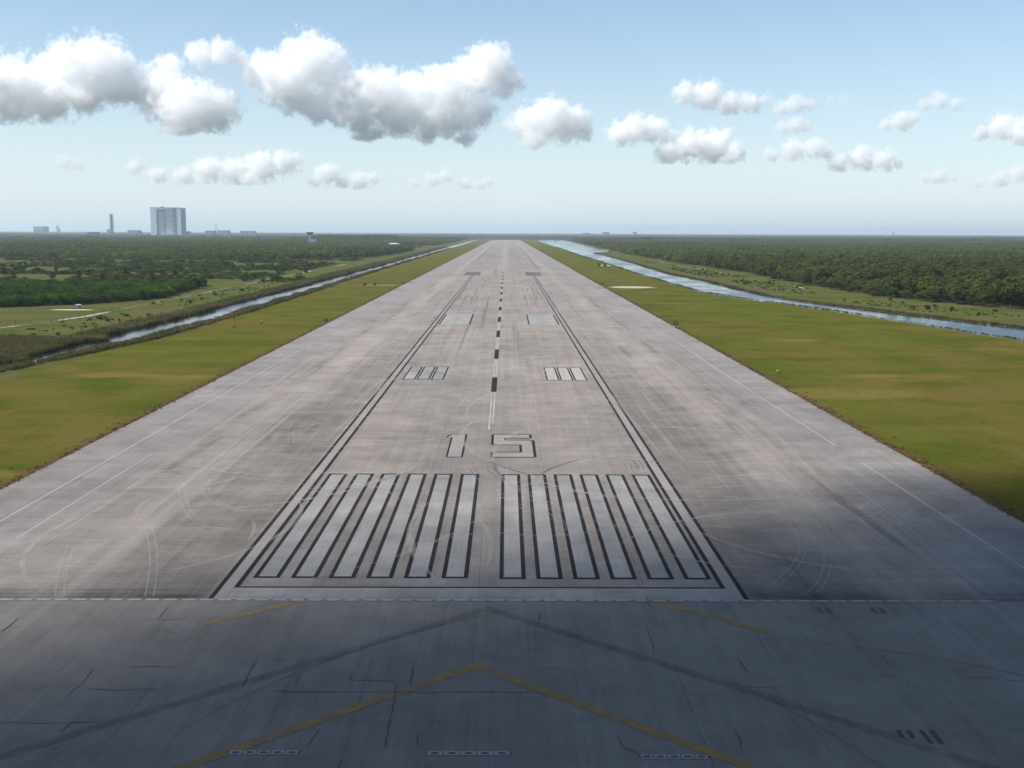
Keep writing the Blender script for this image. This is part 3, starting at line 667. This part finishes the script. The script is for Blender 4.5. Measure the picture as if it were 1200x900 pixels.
# farthest forest: an uneven canopy sheet to the horizon
def far_forest():
    th = np.linspace(-.52, .52, 700); rr = np.concatenate([np.geomspace(4200, 9000, 90), np.geomspace(9100, 30000, 40)])
    A_, B_ = np.meshgrid(th, rr); X = B_*np.tan(A_); Y = B_.copy(); P = np.stack([X.ravel(), Y.ravel()], 1)
    z = 5.5+5.5*vn(P, .02, 2)*vn(P, .05, 8)*1.6+3*vn(P, .0011, 12)+rng.uniform(0, 2.2, len(P)); z += 16*np.clip(vn(P, .0007, 21)-.5, 0, 1)*vn(P, .006, 22)
    ok = in_wood(P, 10)
    V = np.column_stack([P, np.where(ok, z, -.5)]); mb = MB(); nx = len(th); F_ = []
    okg = ok.reshape(len(rr), nx); 
    q = (okg[:-1, :-1] | okg[1:, :-1] | okg[:-1, 1:] | okg[1:, 1:]); ii, kk = np.nonzero(q)
    F_ = np.stack([ii*nx+kk, ii*nx+kk+1, (ii+1)*nx+kk+1, (ii+1)*nx+kk], 1)
    mb.add(V, [tuple(map(int, f)) for f in F_]); me = finish(mb, list(rng.uniform(0, 1, len(F_))), 'far_forest', M['canopy'])
    o = bpy.data.objects.new('far_forest', me); col.objects.link(o); tag(o, kind='stuff')
far_forest()
# reeds
def reed(k):
    mb = MB(); t = []
    for _ in range(26):
        x, y = rng.normal(0, .55, 2); h = rng.uniform(.8, 1.5); a = rng.uniform(0, 6.28); wv = np.array([math.cos(a), math.sin(a), 0])*.055; ln2 = rng.normal(0, .22, 2)
        mb.add([(x-wv[0], y-wv[1], -.3), (x+wv[0], y+wv[1], -.3), (x+ln2[0]*.5+wv[0], y+ln2[1]*.5+wv[1], h*.65), (x+ln2[0]*.5-wv[0], y+ln2[1]*.5-wv[1], h*.65)], [(0, 1, 2, 3)]); t.append(.3)
        wv = wv*1.7; mb.add([(x+ln2[0]*.5-wv[0], y+ln2[1]*.5-wv[1], h*.6), (x+ln2[0]*.5+wv[0], y+ln2[1]*.5+wv[1], h*.6), (x+ln2[0], y+ln2[1], h)], [(0, 1, 2)]); t.append(.8)
    return finish(mb, t, f'reed_{k}', M['reed'])
RE = [reed(k) for k in range(3)]
def strip(tab, o0, o1, y0_, y1_, dens):
    n_ = int((y1_-y0_)*abs(o1-o0)*dens); Y = rng.uniform(y0_, y1_, n_); return np.stack([ip(tab, Y)+rng.uniform(o0, o1, n_), Y], 1)
S = np.concatenate([strip(Lnear, .2, 4.2, 235, 700, 1.1), strip(Lnear, .4, 3.2, 700, 2300, .45), strip(Lfar, -8, .6, 300, 800, 1.0), strip(Lfar, -9, .4, 800, 2500, .45)])
S = np.concatenate([S, np.stack([rng.uniform(-158, -118, 5200), rng.uniform(245, 344, 5200)], 1)])
k_ = (S[:, 1] < 344) & (S[:, 0] < -112); thr = (np.abs(S[:, 0]-ip(Lfar, S[:, 1])-2.) < 2.6) & (S[:, 1] < 335) & (vn(S, .12, 3) > .35)
S = S[~thr]; S = S[inview(S, .06)]; n_ = len(S); big = np.where(S[:, 1] > 700, 1.25, 1.)*U(.75, 1.2, n_)*(.6+.6*vn(S, .06, 4))
scatter('left_canal_reeds', S, U(0, 6.28, n_), big, rng.integers(0, 3, n_), RE)
S = np.concatenate([strip(Rnear, -1.8, -.1, 300, 900, .8), strip(Rnear, -2.2, .8, 900, 2600, .45), strip(Rfar, -.8, 2.8, 380, 1000, 1.0), strip(Rfar, -1, 3.5, 1000, 2600, .4)])
S = S[inview(S, .06)]; n_ = len(S)
scatter('right_canal_reeds', S, U(0, 6.28, n_), U(.3, .55, n_)*(.5+.8*vn(S, .05, 5)), rng.integers(0, 3, n_), RE)
# scrub tufts on the banks beyond the canals and along the fence line
S = np.concatenate([strip(Rfar, 14, 44, 380, 1300, .035), strip(Lfar, -34, -12, 345, 900, .025), np.stack([rng.uniform(-560, -165, 9000), rng.uniform(730, 1400, 9000)], 1)])
S = S[inview(S, .05) & ~in_wood(S) & (vn(S, .018, 15)+.35*vn(S, .09, 16) > .68)]; n_ = len(S)
scatter('scrub_tufts', S, U(0, 6.28, n_), U(.2, .7, n_)*np.where((S[:, 1] > 730) & (S[:, 0] < 0), 1.7, .6), rng.integers(0, 5, n_), [c for c, t in BUSH]+[TREES[1][0]], zs=U(.12, .3, n_)*np.where((S[:, 1] > 730) & (S[:, 0] < 0), 1.6, .8))
S = np.concatenate([np.stack([s_*(60.5+rng.gamma(2.2, .5, 1500)), 95+rng.random(1500)**1.6*900], 1) for s_ in (-1, 1)]); n_ = len(S)
scatter('verge_grass', S, U(0, 6.28, n_), U(.15, .4, n_), rng.integers(0, 3, n_), RE, zs=U(.08, .2, n_))
# ------------------------------------------------------------------ things beside the runway
M['sign'] = flat('dark_sign_face', (.035, .028, .025)); M['signpale'] = flat('pale_lettering', (.55, .52, .48)); M['steel'] = flat('galvanised_steel', (.32, .33, .34), .5)
M['rust'] = flat('rust_red_paint', (.18, .045, .03), .7); M['orange'] = flat('orange_fabric', (.42, .07, .035), .8); M['wall'] = flat('white_cladding', (.66, .70, .74), .7, .06, .05)
M['dark'] = flat('dark_cladding', (.06, .08, .12), .6, .1, .05); M['slate'] = flat('grey_blue_cladding', (.22, .26, .31), .7, .08, .05); M['conc'] = flat('concrete_wall', (.36, .35, .33)); M['glass'] = flat('dark_glass', (.03, .04, .05), .15, .1, spec=.6)
ordn = ['nearest', 'second nearest', 'third', 'fourth', 'fifth', 'sixth', 'farthest']
for s in (-1, 1):
    for k in range(7):
        X, Y = s*62.1, (405.9 if s < 0 else 397.)+304.8*k
        r = empty('runway_distance_sign', (X, Y, 0)); tag(r, f'dark boxy sign at the {"left" if s < 0 else "right"} pavement edge, {ordn[k]} of the seven in that row', 'sign', 'distance signs along both runway edges')
        MB().box((0, 0, .95), (1.55, .42, 1.25)).build('sign_box', M['sign'], r)
        MB().box((-.05, -.222, .98), (.16, .02, .62)).box((.12, -.222, 1.2), (.22, .02, .13)).build('sign_mark', M['signpale'], r)
        for q in (-.55, .55): MB().tube([(q, 0, -.1), (q, 0, .34)], .06).build('leg', M['steel'], r)
        MB().box((0, 0, .04), (1.9, .9, .1)).build('base_slab', M['conc'], r)
for (a, b_, lb) in ((306, 379, 'small dark junction box in the grass left of the nearest left sign'), (911, 438.5, 'small pale-topped survey marker on legs in the right-hand grass')):
    X, Y = gnd(a, b_); r = empty('marker_box', (X, Y, 0)); tag(r, lb, 'marker')
    MB().box((0, 0, .08), (1.3, .8, .12)).build('base_plate', M['sign'], r); MB().tube([(0, 0, .1), (0, 0, .55), (0, 0, .56), (0, 0, .75)], [.24, .2, .3, .26], 10).build('housing', M['sign'], r)
    MB().tube([(0, 0, .75), (0, 0, 1.0)], [.18, .1], 10).build('cap', M['signpale'], r)
    for q in ((.5, .2), (-.5, .2), (0, -.4)): MB().tube([(q[0], q[1], .1), (0, 0, .5)], .04, 5).build('leg', M['steel'], r)
# windsock
X, Y = gnd(275, 384.5); r = empty('windsock', (X, Y, 0)); tag(r, 'tall red windsock mast with hanging orange sock beside the left canal', 'windsock')
MB().tube([(0, 0, 0), (0, 0, 3), (0, 0, 6.2)], [.13, .11, .08], 8).build('mast', M['rust'], r)
MB().box((0, 0, .1), (1.5, .8, .25)).build('base_slab', M['sign'], r)
MB().tube([(-.75, 0, 5.55), (.35, 0, 5.55)], .07, 6).tube([(-.75, 0, 5.55), (-.75, 0, 3.9)], .06, 6).build('cross_arm', M['rust'], r)
MB().tube([(-.45, 0, 5.7), (-.55, 0, 5.2), (-.5, .05, 4.6), (-.6, 0, 4.1)], [.42, .34, .26, .16], 10, False).build('sock', M['orange'], r)
MB().tube([(-.1, 0, 6.0), (-.1, 0, 6.02), (-.1, 0, 6.3), (-.1, 0, 6.32)], [.2, .3, .3, .1], 8).build('lamp_housing', M['signpale'], r)
# pump shed
X, Y = gnd(92, 361.5); r = empty('pump_shed', (X, Y, 0), .2); r.scale = (.75, .75, .75); tag(r, 'tiny white-roofed pump shed on a sandy patch in front of the thicket', 'shed')
MB().box((0, 0, .9), (2.2, 2.2, 1.8)).build('wall', M['slate'], r); MB().box((0, 0, 2.0), (2.9, 2.9, .25)).box((0, 0, 2.2), (1.6, 1.6, .2)).build('roof', M['wall'], r); MB().box((-.4, -1.11, .8), (.8, .04, 1.5)).build('door', M['steel'], r)
# fence posts beside the gravel road (one fence)
fp = [(0, 380), (18, 380), (36, 379), (60, 378), (66, 377), (74, 376), (82, 375.5), (92, 374), (100, 372), (110, 370), (120, 367), (130, 365), (140, 363), (152, 360.5), (165, 358), (180, 355), (195, 352), (212, 348), (230, 344), (248, 340)]
r = empty('post_fence', (*gnd(100, 372), 0)); tag(r, 'broken row of dark weathered posts beside the gravel road left of the left canal', 'fence')
for a, b_ in fp:
    X, Y = gnd(a, b_); o = MB().tube([(0, 0, -.2), (0, 0, float(U(1.3, 1.9)))], [.13, .10], 7).build('post', M['bark'], r); o.location = (X-r.location.x, Y-r.location.y, 0)

# ------------------------------------------------------------------ far buildings
def place(px, Y): return at_y(px, 272, Y)[0]
Yv = 6260.; xl, xr = place(176.3, Yv), place(216.3, Yv); cxv = (xl+xr)/2
ang = .135
r = empty('assembly_building', (cxv-24, Yv+109, 0), ang); tag(r, 'huge pale blue-grey box-shaped assembly building towering on the left horizon', 'building')
W_, D_, H_ = 160., 205., 158.; hx, hy = W_/2, D_/2
MB().box((0, 0, H_/2), (W_, D_, H_)).build('wall', M['wall'], r)
def face(x0, x1, z0, z1, name, mat, d=1.2): MB().box(((x0+x1)/2, -hy-d/2, (z0+z1)/2), (x1-x0, d, z1-z0)).build(name, mat, r)
face(-47, -38, 0, 150, 'door_frame_panel', M['dark']); face(-7, 1, 0, 150, 'door_frame_panel', M['dark']); face(-38, -7, 139, 150, 'door_frame_panel', M['dark']); face(-38, -7, 0, 139, 'tall_door', M['slate'], .8)
face(40, 57, 0, 156, 'dark_stripe_panel', M['dark']); face(-79.5, -49, 0, 156, 'end_panel', M['wall'], .6)
for z in range(20, 150, 26): face(44, 54, z, z+10, 'louvre', M['slate'], 1.8)
for q in np.linspace(6, 36, 7): face(q, q+1.2, 0, 155, 'wall_rib', M['slate'], 1.5)
MB().box((hx+.6, 0, 79), (1.2, D_*.82, 152)).build('side_panel', M['dark'], r)
MB().box((0, 0, H_+1.2), (W_+2, D_+2, 2.4)).build('roof', M['slate'], r); MB().box((-22, -60, H_+5), (16, 16, 6)).build('roof_house', M['slate'], r)
MB().box((10, -hy-22, 9), (70, 40, 18)).build('annex', M['wall'], r); MB().box((hx+18, -20, 16), (34, 90, 32)).build('annex', M['slate'], r)
def block(name, label, x0, x1, ytop, Y, mat, cat='building', d=40., extra=None):
    X0, X1 = place(x0, Y), place(x1, Y); z = at_y((x0+x1)/2, ytop, Y)[1]
    r = empty(name, ((X0+X1)/2, Y, 0)); tag(r, label, cat); w_ = X1-X0
    MB().box((0, d/2, z/2), (w_, d, z)).build('wall', mat, r); MB().box((0, d/2, z+.8), (w_+2, d+2, 1.6)).build('roof', M['slate'], r)
    for k in range(3): MB().box((-w_*.3+w_*.3*k, -.25, z*.32), (w_*.14, .5, z*.5)).build('door', M['dark'], r)
    if extra: extra(r, w_, z)
    return r
block('far_hangar', 'pale square building farthest left on the horizon', 39.3, 50.8, 265.6, 9500, M['slate'], d=120)
block('low_shed', 'low dark building on the horizon left of the lattice launch tower', 102.5, 113, 272.2, 5600, M['dark'])
block('low_shed', 'low flat grey building between the launch tower and the huge building', 149.5, 163, 270.2, 5600, M['slate'])
block('office_block', 'pale low building just right of the huge building, left of the thin mast', 240, 250.5, 270.6, 6100, M['slate'])
block('office_block', 'pale low building just right of the thin mast', 254.5, 268, 270.4, 6100, M['slate'])
block('office_block', 'wider pale low building, rightmost of the three beside the thin mast', 281, 298.5, 271.1, 6100, M['slate'])
block('horizon_building', 'bluish building standing on the horizon right of the runway end', 706.5, 714.5, 272.2, 8500, M['slate'])
block('horizon_building', 'smaller bluish block on the horizon above the right canal', 742, 746, 272.0, 8500, M['slate'])
block('horizon_building', 'long low pale building on the horizon nearest the runway end', 683, 692, 273.3, 8500, M['slate'])
def tower(name, label, px, ytop, Y, w_, mat, arms=False):
    X = place(px, Y); z = at_y(px, ytop, Y)[1]; r = empty(name, (X, Y, 0)); tag(r, label, 'tower')
    mb = MB(); h = w_/2
    for a in (-h, h):
        for b_ in (-h, h): mb.box((a, b_, z/2), (w_*.13, w_*.13, z))
    mb.build('corner_column', mat, r); mb = MB(); n_ = int(z/w_*1.1)
    for k in range(n_): 
        zz = z*(k+1)/n_; mb.box((0, 0, zz-.6), (w_*1.12, w_*1.12, z/n_*.3)); sgn = 1 if k % 2 else -1
        for fy in (-h, h): mb.tube([(-h*sgn, fy, z*k/n_), (h*sgn, fy, zz)], w_*.05, 4)
    mb.build('lattice_floor', mat, r); MB().box((0, 0, z*.5), (w_*.55, w_*.55, z*.98)).build('lift_shaft', mat, r)
    if arms:
        MB().box((0, 0, 6), (w_*3.2, w_*3, 12), 0, .8).build('base_platform', mat, r); MB().box((-w_*1.5, 0, 22), (w_*1.5, w_, 40), 0, .8).build('service_tower', M['slate'], r)
        for zz in (.45, .62, .8): MB().box((w_*.8, 0, z*zz), (w_*.7, w_*.15, w_*.2)).build('swing_arm', mat, r)
    return r
tower('launch_tower', 'tall dark lattice launch tower with wide base left of the huge building', 131.2, 251.2, 6700, 14, M['dark'], True)
tower('launch_tower', 'faint thin lattice tower on the horizon right of the farthest left building', 67.3, 264.2, 10500, 13, M['slate']); 
X = place(70, 10500); r = empty('storage_tank', (X, 10480, 0)); tag(r, 'small pale tank at the foot of the faint thin lattice tower', 'tank')
MB().tube([(0, 0, 0), (0, 0, 46), (0, 0, 58), (0, 0, 62)], [13, 13, 8, 1], 20).build('shell', M['slate'], r); MB().tube([(0, 0, 1), (0, 0, 3)], [14, 14], 20).build('ring_base', M['conc'], r)
tower('radio_mast', 'very thin mast between the two low pale buildings right of the huge building', 253.3, 262.5, 6100, 2.2, M['dark'])
tower('far_tower', 'tiny faint tower on the horizon at the right', 1047, 272.6, 9000, 9, M['slate'])
# control tower
Yc = 3230; X = place(363, Yc); r = empty('control_tower', (X, Yc, 0)); tag(r, 'airfield control tower with dark flared cab rising from the wood on the left', 'control tower')
z = at_y(363, 272.4, Yc)[1]
MB().box((0, 0, z*.42), (7, 7, z*.84)).build('shaft', M['slate'], r); MB().tube([(0, 0, z*.8), (0, 0, z*.86), (0, 0, z*.97), (0, 0, z)], [5.5, 8.5, 10.5, 9.5], 8).build('cab', M['glass'], r)
MB().tube([(0, 0, z), (0, 0, z+1.2)], [10.8, 9.8], 8).build('roof', M['dark'], r); MB().box((11, 0, 5.5), (18, 14, 11)).build('annex', M['slate'], r)
# parked aircraft
Ya = 2690.; X = place(460, Ya); r = empty('parked_jet', (X, Ya, 0), R(8)); tag(r, 'white jet airliner parked with its tail to the left on the pale apron', 'aeroplane')
MB().tube([(16.5, 0, 3.6), (15.5, 0, 3.8), (13.5, 0, 4.2), (10, 0, 4.5), (-8, 0, 4.5), (-13, 0, 5.2), (-17, 0, 6.0)], [.15, .9, 1.7, 2.1, 2.1, 1.3, .25], 16).build('fuselage', M['wall'], r, True)
def slab(P, t): 
    mb = MB(); n_ = len(P); P = np.array(P, float); t = np.array(t, float); mb.add(np.concatenate([P-t, P+t]), [tuple(range(n_))[::-1], tuple(range(n_, 2*n_))]+[(i, (i+1) % n_, n_+(i+1) % n_, n_+i) for i in range(n_)]); return mb
slab([(-11, 0, 6), (-16.5, 0, 6.4), (-18.8, 0, 14.2), (-16.2, 0, 14.2)], (0, .18, 0)).build('tail_fin', M['slate'], r)
for s in (-1, 1):
    slab([(4, s*1.5, 3.6), (-2.5, s*1.5, 3.6), (-6, s*16, 4.8), (-4.2, s*16, 4.8)], (0, 0, .2)).build('wing', M['wall'], r)
    slab([(-13, s*.6, 6.2), (-16.5, s*.6, 6.2), (-18, s*6, 6.5), (-16.8, s*6, 6.5)], (0, 0, .12)).build('tailplane', M['wall'], r)
    MB().tube([(3.6, s*5.2, 2.4), (1, s*5.2, 2.4), (-.8, s*5.2, 2.5)], [1.0, 1.05, .6], 12).build('engine', M['slate'], r)
    MB().tube([(-1.5, s*2.6, 3.4), (-1.5, s*2.6, .5)], .2, 6).tube([(-1.5, s*2.6-.35, .55), (-1.5, s*2.6+.35, .55)], .55, 10).build('landing_gear', M['dark'], r)
MB().tube([(12, 0, 3), (12, 0, .4)], .15, 6).tube([(12, -.25, .4), (12, .25, .4)], .4, 10).build('landing_gear', M['dark'], r)
MB().box((15.1, 0, 4.35), (.9, 1.5, .3)).build('cockpit_window', M['glass'], r)

# ------------------------------------------------------------------ light: sky, sun, haze, clouds
EL, AZ = R(46), R(-106)
S_ = np.array([math.sin(AZ)*math.cos(EL), math.cos(AZ)*math.cos(EL), math.sin(EL)])
world = bpy.data.worlds.new('World'); sc.world = world; world.use_nodes = True; wn = N(world.node_tree)
sky = wn.node('ShaderNodeTexSky', sky_type='NISHITA'); sky.sun_disc = False; sky.sun_elevation = EL; sky.sun_rotation = AZ; sky.altitude = 10; sky.air_density = 1.0; sky.dust_density = .3; sky.ozone_density = 1.5
bg = world.node_tree.nodes['Background']; gn = wn.node('ShaderNodeNewGeometry').outputs['Incoming']; sz = wn.node('ShaderNodeSeparateXYZ'); wn.L(gn, sz.inputs[0])
el_ = wn.math('ABSOLUTE', sz.outputs[2]); hf = wn.math('POWER', 2.718, wn.math('MULTIPLY', el_, -12.))  # humid air thickening towards the horizon
wn.L(wn.mix(wn.math('MULTIPLY', hf, .88), sky.outputs[0], (4.7, 5.75, 6.7)), bg.inputs[0]); bg.inputs[1].default_value = .104
sd_ = bpy.data.lights.new('sun', 'SUN'); sd_.energy = 5.; sd_.angle = R(.53); sd_.color = (1., .955, .89)
so = bpy.data.objects.new('sun', sd_); col.objects.link(so); so.rotation_euler = Vector((-S_[0], -S_[1], -S_[2])).to_track_quat('-Z', 'Y').to_euler()
# haze: one closed box round everything below the clouds
hz_ = MB().box((0, 15500, 84.), (33000*2, 33500, 176.)); 
mt = bpy.data.materials.new('haze_air'); mt.use_nodes = True; nt = mt.node_tree; nt.nodes.remove(nt.nodes['Principled BSDF'])
pv = nt.nodes.new('ShaderNodeVolumePrincipled'); pv.inputs['Density'].default_value = 6.0e-5; pv.inputs['Color'].default_value = (.80, .92, 1., 1); pv.inputs['Anisotropy'].default_value = .2
nt.links.new(pv.outputs[0], nt.nodes['Material Output'].inputs['Volume'])
tag(hz_.build('haze', mt), kind='stuff')
# clouds: volumes grown from overlapping puffs and broken up by noise
def cloud_mat(name, dens, an=.0):
    mt = bpy.data.materials.new(name); mt.use_nodes = True; nt = mt.node_tree; nt.nodes.remove(nt.nodes['Principled BSDF'])
    pv = nt.nodes.new('ShaderNodeVolumePrincipled'); pv.inputs['Color'].default_value = (1., 1., 1., 1); pv.inputs['Anisotropy'].default_value = .0
    pv.inputs['Density'].default_value = dens; pv.inputs['Density Attribute'].default_value = 'density'
    nt.links.new(pv.outputs[0], nt.nodes['Material Output'].inputs['Volume']); return mt
def cloud(label, puffs, voxel, dens, seed, base=True, wisp=1., k=2.2, soft=.20, namp=2.4, nscale=1.):
    """puffs: (x,y,z,r) in metres"""
    P = np.array(puffs, float); c0 = P[:, :3].mean(0); P[:, :3] -= c0
    lo = (P[:, :3]-P[:, 3:]*1.25).min(0); hi = (P[:, :3]+P[:, 3:]*1.25).max(0)
    vol = bpy.data.volumes.new('cloud'); o = bpy.data.objects.new('cloud', vol); col.objects.link(o); o.location = c0
    mt = cloud_mat('cloud_vapour', dens); vol.materials.append(mt)
    nt = bpy.data.node_groups.new('cloud_field', 'GeometryNodeTree'); nt.interface.new_socket('Geometry', in_out='INPUT', socket_type='NodeSocketGeometry'); nt.interface.new_socket('Geometry', in_out='OUTPUT', socket_type='NodeSocketGeometry')
    n = N(nt); go = n.node('NodeGroupOutput'); pos = n.node('GeometryNodeInputPosition').outputs[0]; f = None
    rm = float(np.median(P[:, 3]))
    for x, y, z, r_ in P:
        d = n.vmath('LENGTH', n.vmath('MULTIPLY', n.vmath('SUBTRACT', pos, (x, y, z)), (1/r_, 1/r_, 1.12/r_)))
        v = n.math('SUBTRACT', 1., d); f = v if f is None else n.math('SMOOTH_MAX', f, v, .12)
    f0 = f
    off = n.vmath('ADD', pos, (seed*371., seed*93., seed*57.))
    n1 = n.node('ShaderNodeTexNoise'); n.L(off, n1.inputs['Vector']); n1.inputs['Scale'].default_value = nscale*.8/rm; n1.inputs['Detail'].default_value = 8; n1.inputs['Roughness'].default_value = .62
    n2 = n.node('ShaderNodeTexVoronoi', feature='F1'); n.L(off, n2.inputs['Vector']); n2.inputs['Scale'].default_value = nscale*2.3/rm
    f = n.math('ADD', f, n.math('MULTIPLY', n.math('SUBTRACT', n1.outputs[0], .53), namp)); f = n.math('ADD', f, n.math('MULTIPLY', n.math('SUBTRACT', .45, n2.outputs['Distance']), .42*wisp))
    n3 = n.node('ShaderNodeTexVoronoi', feature='F1'); n.L(off, n3.inputs['Vector']); n3.inputs['Scale'].default_value = nscale*5.6/rm; f = n.math('ADD', f, n.math('MULTIPLY', n.math('SUBTRACT', .45, n3.outputs['Distance']), .22*wisp))
    sep = n.node('ShaderNodeSeparateXYZ'); n.L(pos, sep.inputs[0]); zb = float(lo[2]+(hi[2]-lo[2])*.13)
    if base: f = n.math('SUBTRACT', f, n.ramp(sep.outputs[2], zb+rm*.45, zb-rm*.1, 0., .5, False))
    if not base: f = n.math('ADD', f, n.math('MULTIPLY', n.math('MINIMUM', f0, 0.), 6.))
    dn = n.ramp(f, 0., soft, 0., 1.)
    vc = n.node('GeometryNodeVolumeCube'); n.L(dn, vc.inputs['Density']); vc.inputs['Min'].default_value = lo; vc.inputs['Max'].default_value = hi
    ext = hi-lo
    for nm, e in zip(('Resolution X', 'Resolution Y', 'Resolution Z'), ext): vc.inputs[nm].default_value = int(min(400, max(12, e/voxel)))
    sm = n.node('GeometryNodeSetMaterial'); sm.inputs['Material'].default_value = mt; n.L(vc.outputs[0], sm.inputs[0]); n.L(sm.outputs[0], go.inputs[0])
    md = o.modifiers.new('vapour', 'NODES'); md.node_group = nt
    return tag(o, label, 'cloud')
CL = [
 ('big cumulus bank running off the left edge of the sky', 7000, [(-18, 105, 42), (22, 98, 34), (58, 90, 28), (92, 76, 31), (122, 72, 29), (60, 114, 30), (100, 112, 26), (138, 98, 26), (20, 125, 22)], 1.),
 ('cumulus right of the left-edge bank, with a small puff above its right side', 7000, [(165, 98, 25), (190, 108, 32), (222, 126, 34), (250, 130, 27), (212, 145, 20), (200, 76, 15), (235, 64, 17), (262, 60, 16), (283, 68, 8), (270, 115, 12)], 1.),
 ('largest cumulus bank in the centre left of the sky with tall right-hand head', 7000, [(302, 82, 22), (335, 92, 34), (362, 68, 28), (385, 76, 25), (345, 112, 24), (400, 105, 28), (440, 108, 30), (480, 118, 34), (520, 108, 30), (553, 88, 26), (577, 76, 25), (588, 96, 20), (510, 142, 26), (430, 156, 20), (465, 140, 24), (545, 165, 15), (500, 167, 14), (395, 138, 14), (560, 130, 22), (460, 128, 26), (535, 140, 24), (370, 125, 20), (420, 132, 22)], 1.),
 ('medium cumulus just right of the largest bank', 5600, [(612, 144, 18), (640, 140, 26), (665, 145, 24), (682, 154, 13), (625, 166, 14)], 1.),
 ('upper left one of two touching cumulus right of centre', 7600, [(728, 158, 15), (745, 150, 15), (765, 152, 15), (778, 160, 10)], .8),
 ('lower right one of two touching cumulus right of centre', 7600, [(785, 180, 14), (808, 170, 18), (835, 172, 19), (860, 179, 12), (852, 158, 8)], .8),
 ('ragged cumulus highest in the right half of the sky', 7000, [(803, 109, 13), (828, 111, 16), (855, 121, 14), (880, 121, 12), (897, 118, 7)], .7),
 ('small flat cloud right of the highest right-hand cumulus', 7600, [(916, 126, 9), (933, 122, 11), (948, 122, 7)], .6),
 ('small cloud directly below the flat small one', 8000, [(917, 149, 8), (932, 147, 10), (946, 149, 6)], .6),
 ('tiny faint wisp right of the small flat cloud', 7600, [(974, 118, 6), (989, 117, 7)], .35),
 ('small cloud lower left of the thin streak near the right', 7600, [(1038, 146, 8), (1057, 142, 12), (1071, 137, 7)], .7),
 ('thin streak cloud high near the right', 7400, [(1083, 123, 8), (1100, 118, 10), (1121, 122, 8)], .6),
 ('cumulus cut by the right edge of the sky', 7400, [(1148, 156, 9), (1173, 149, 14), (1200, 154, 16), (1218, 160, 12)], .8),
 ('left one of the low pair of clouds in the right half', 9000, [(903, 181, 9), (930, 176, 13), (955, 173, 12), (971, 179, 8)], .7),
 ('right one of the low pair of clouds in the right half', 9000, [(983, 191, 12), (1010, 186, 14), (1035, 188, 13), (1053, 190, 7)], .7),
 ('tiny cloud low near the right', 9500, [(1085, 209, 7), (1100, 207, 9), (1116, 208, 6)], .6),
 ('lowest cloud at the right edge', 9500, [(1146, 216, 7), (1172, 209, 10), (1195, 203, 11)], .6),
 ('tiny cloud low at the far left', 9500, [(74, 190, 9), (91, 192, 7)], .5),
 ('long low cumulus above the huge building', 9500, [(158, 195, 9), (185, 205, 10), (215, 206, 11), (243, 199, 15), (275, 200, 16), (305, 196, 17), (333, 191, 14), (290, 210, 10), (347, 184, 7)], .75),
 ('low cumulus with a peaked left end, right of the long low one', 9500, [(370, 211, 8), (383, 204, 13), (400, 212, 9), (420, 212, 11), (436, 210, 8)], .75),
 ('low ragged cloud above the runway left of centre', 9500, [(485, 215, 7), (505, 212, 9), (522, 206, 9), (545, 215, 8), (562, 216, 7), (573, 212, 6)], .6),
]
for i, (lb, D, pf, q) in enumerate(CL):
    s = D/F_PX; out = []; big = max(p[2] for p in pf)
    for j, (a, b_, r_) in enumerate(pf):
        d = ray(a, b_); t = (D+rng.uniform(-.9, .9)*r_*s)/d[1]; out.append((CX+d[0]*t, d[1]*t, CH+d[2]*t, r_*s*(1.14 if big > 20 else 1.24)))
        for _ in range(5 if big > 20 else 4):
            u = rng.normal(size=3); u /= np.linalg.norm(u); u[2] = abs(u[2])*.9; rr = r_*s*rng.uniform(.35, .6); out.append((CX+d[0]*t+u[0]*r_*s*.85, d[1]*t+u[1]*r_*s*.8, CH+d[2]*t+u[2]*r_*s*.75, rr))
    cloud(lb, out, s*(1.1 if big > 20 else .9), .0135*q*7000/D*(1. if big > 20 else 1.9), i+1, wisp=1.1 if big > 20 else 1.5, namp=2.6 if big > 20 else 3.1)
# the cloud overhead whose shadow lies on the foreground
T_ = 620.
def over(X, Y, r_, dz=0): return (X+S_[0]*T_, Y+S_[1]*T_, S_[2]*T_+dz, r_)
cloud('grey-based cloud drifting overhead, out of the picture, shading the near pavement', [over(95, 95, 84), over(45, 72, 82), over(5, 52, 74), over(-18, 8, 42), over(150, 112, 86), over(110, 92, 84), over(60, 0, 90), over(0, -20, 70), over(150, 30, 90), over(120, -60, 90)], 4., .12, 40, base=False, namp=.55, soft=1.25, wisp=.5, nscale=.9)

# ------------------------------------------------------------------ render settings
sc.view_settings.view_transform = 'Standard'; sc.view_settings.look = 'None'; sc.view_settings.gamma = 1; sc.view_settings.use_curve_mapping = False; sc.view_settings.exposure = .5
cy = sc.cycles; cy.max_bounces = 24; cy.diffuse_bounces = 3; cy.glossy_bounces = 2; cy.transparent_max_bounces = 8; cy.volume_bounces = 22; cy.use_denoising = True; cy.sample_clamp_indirect = 8.
cy.volume_step_rate = 1.; cy.volume_max_steps = 512; cy.caustics_reflective = False; cy.caustics_refractive = False
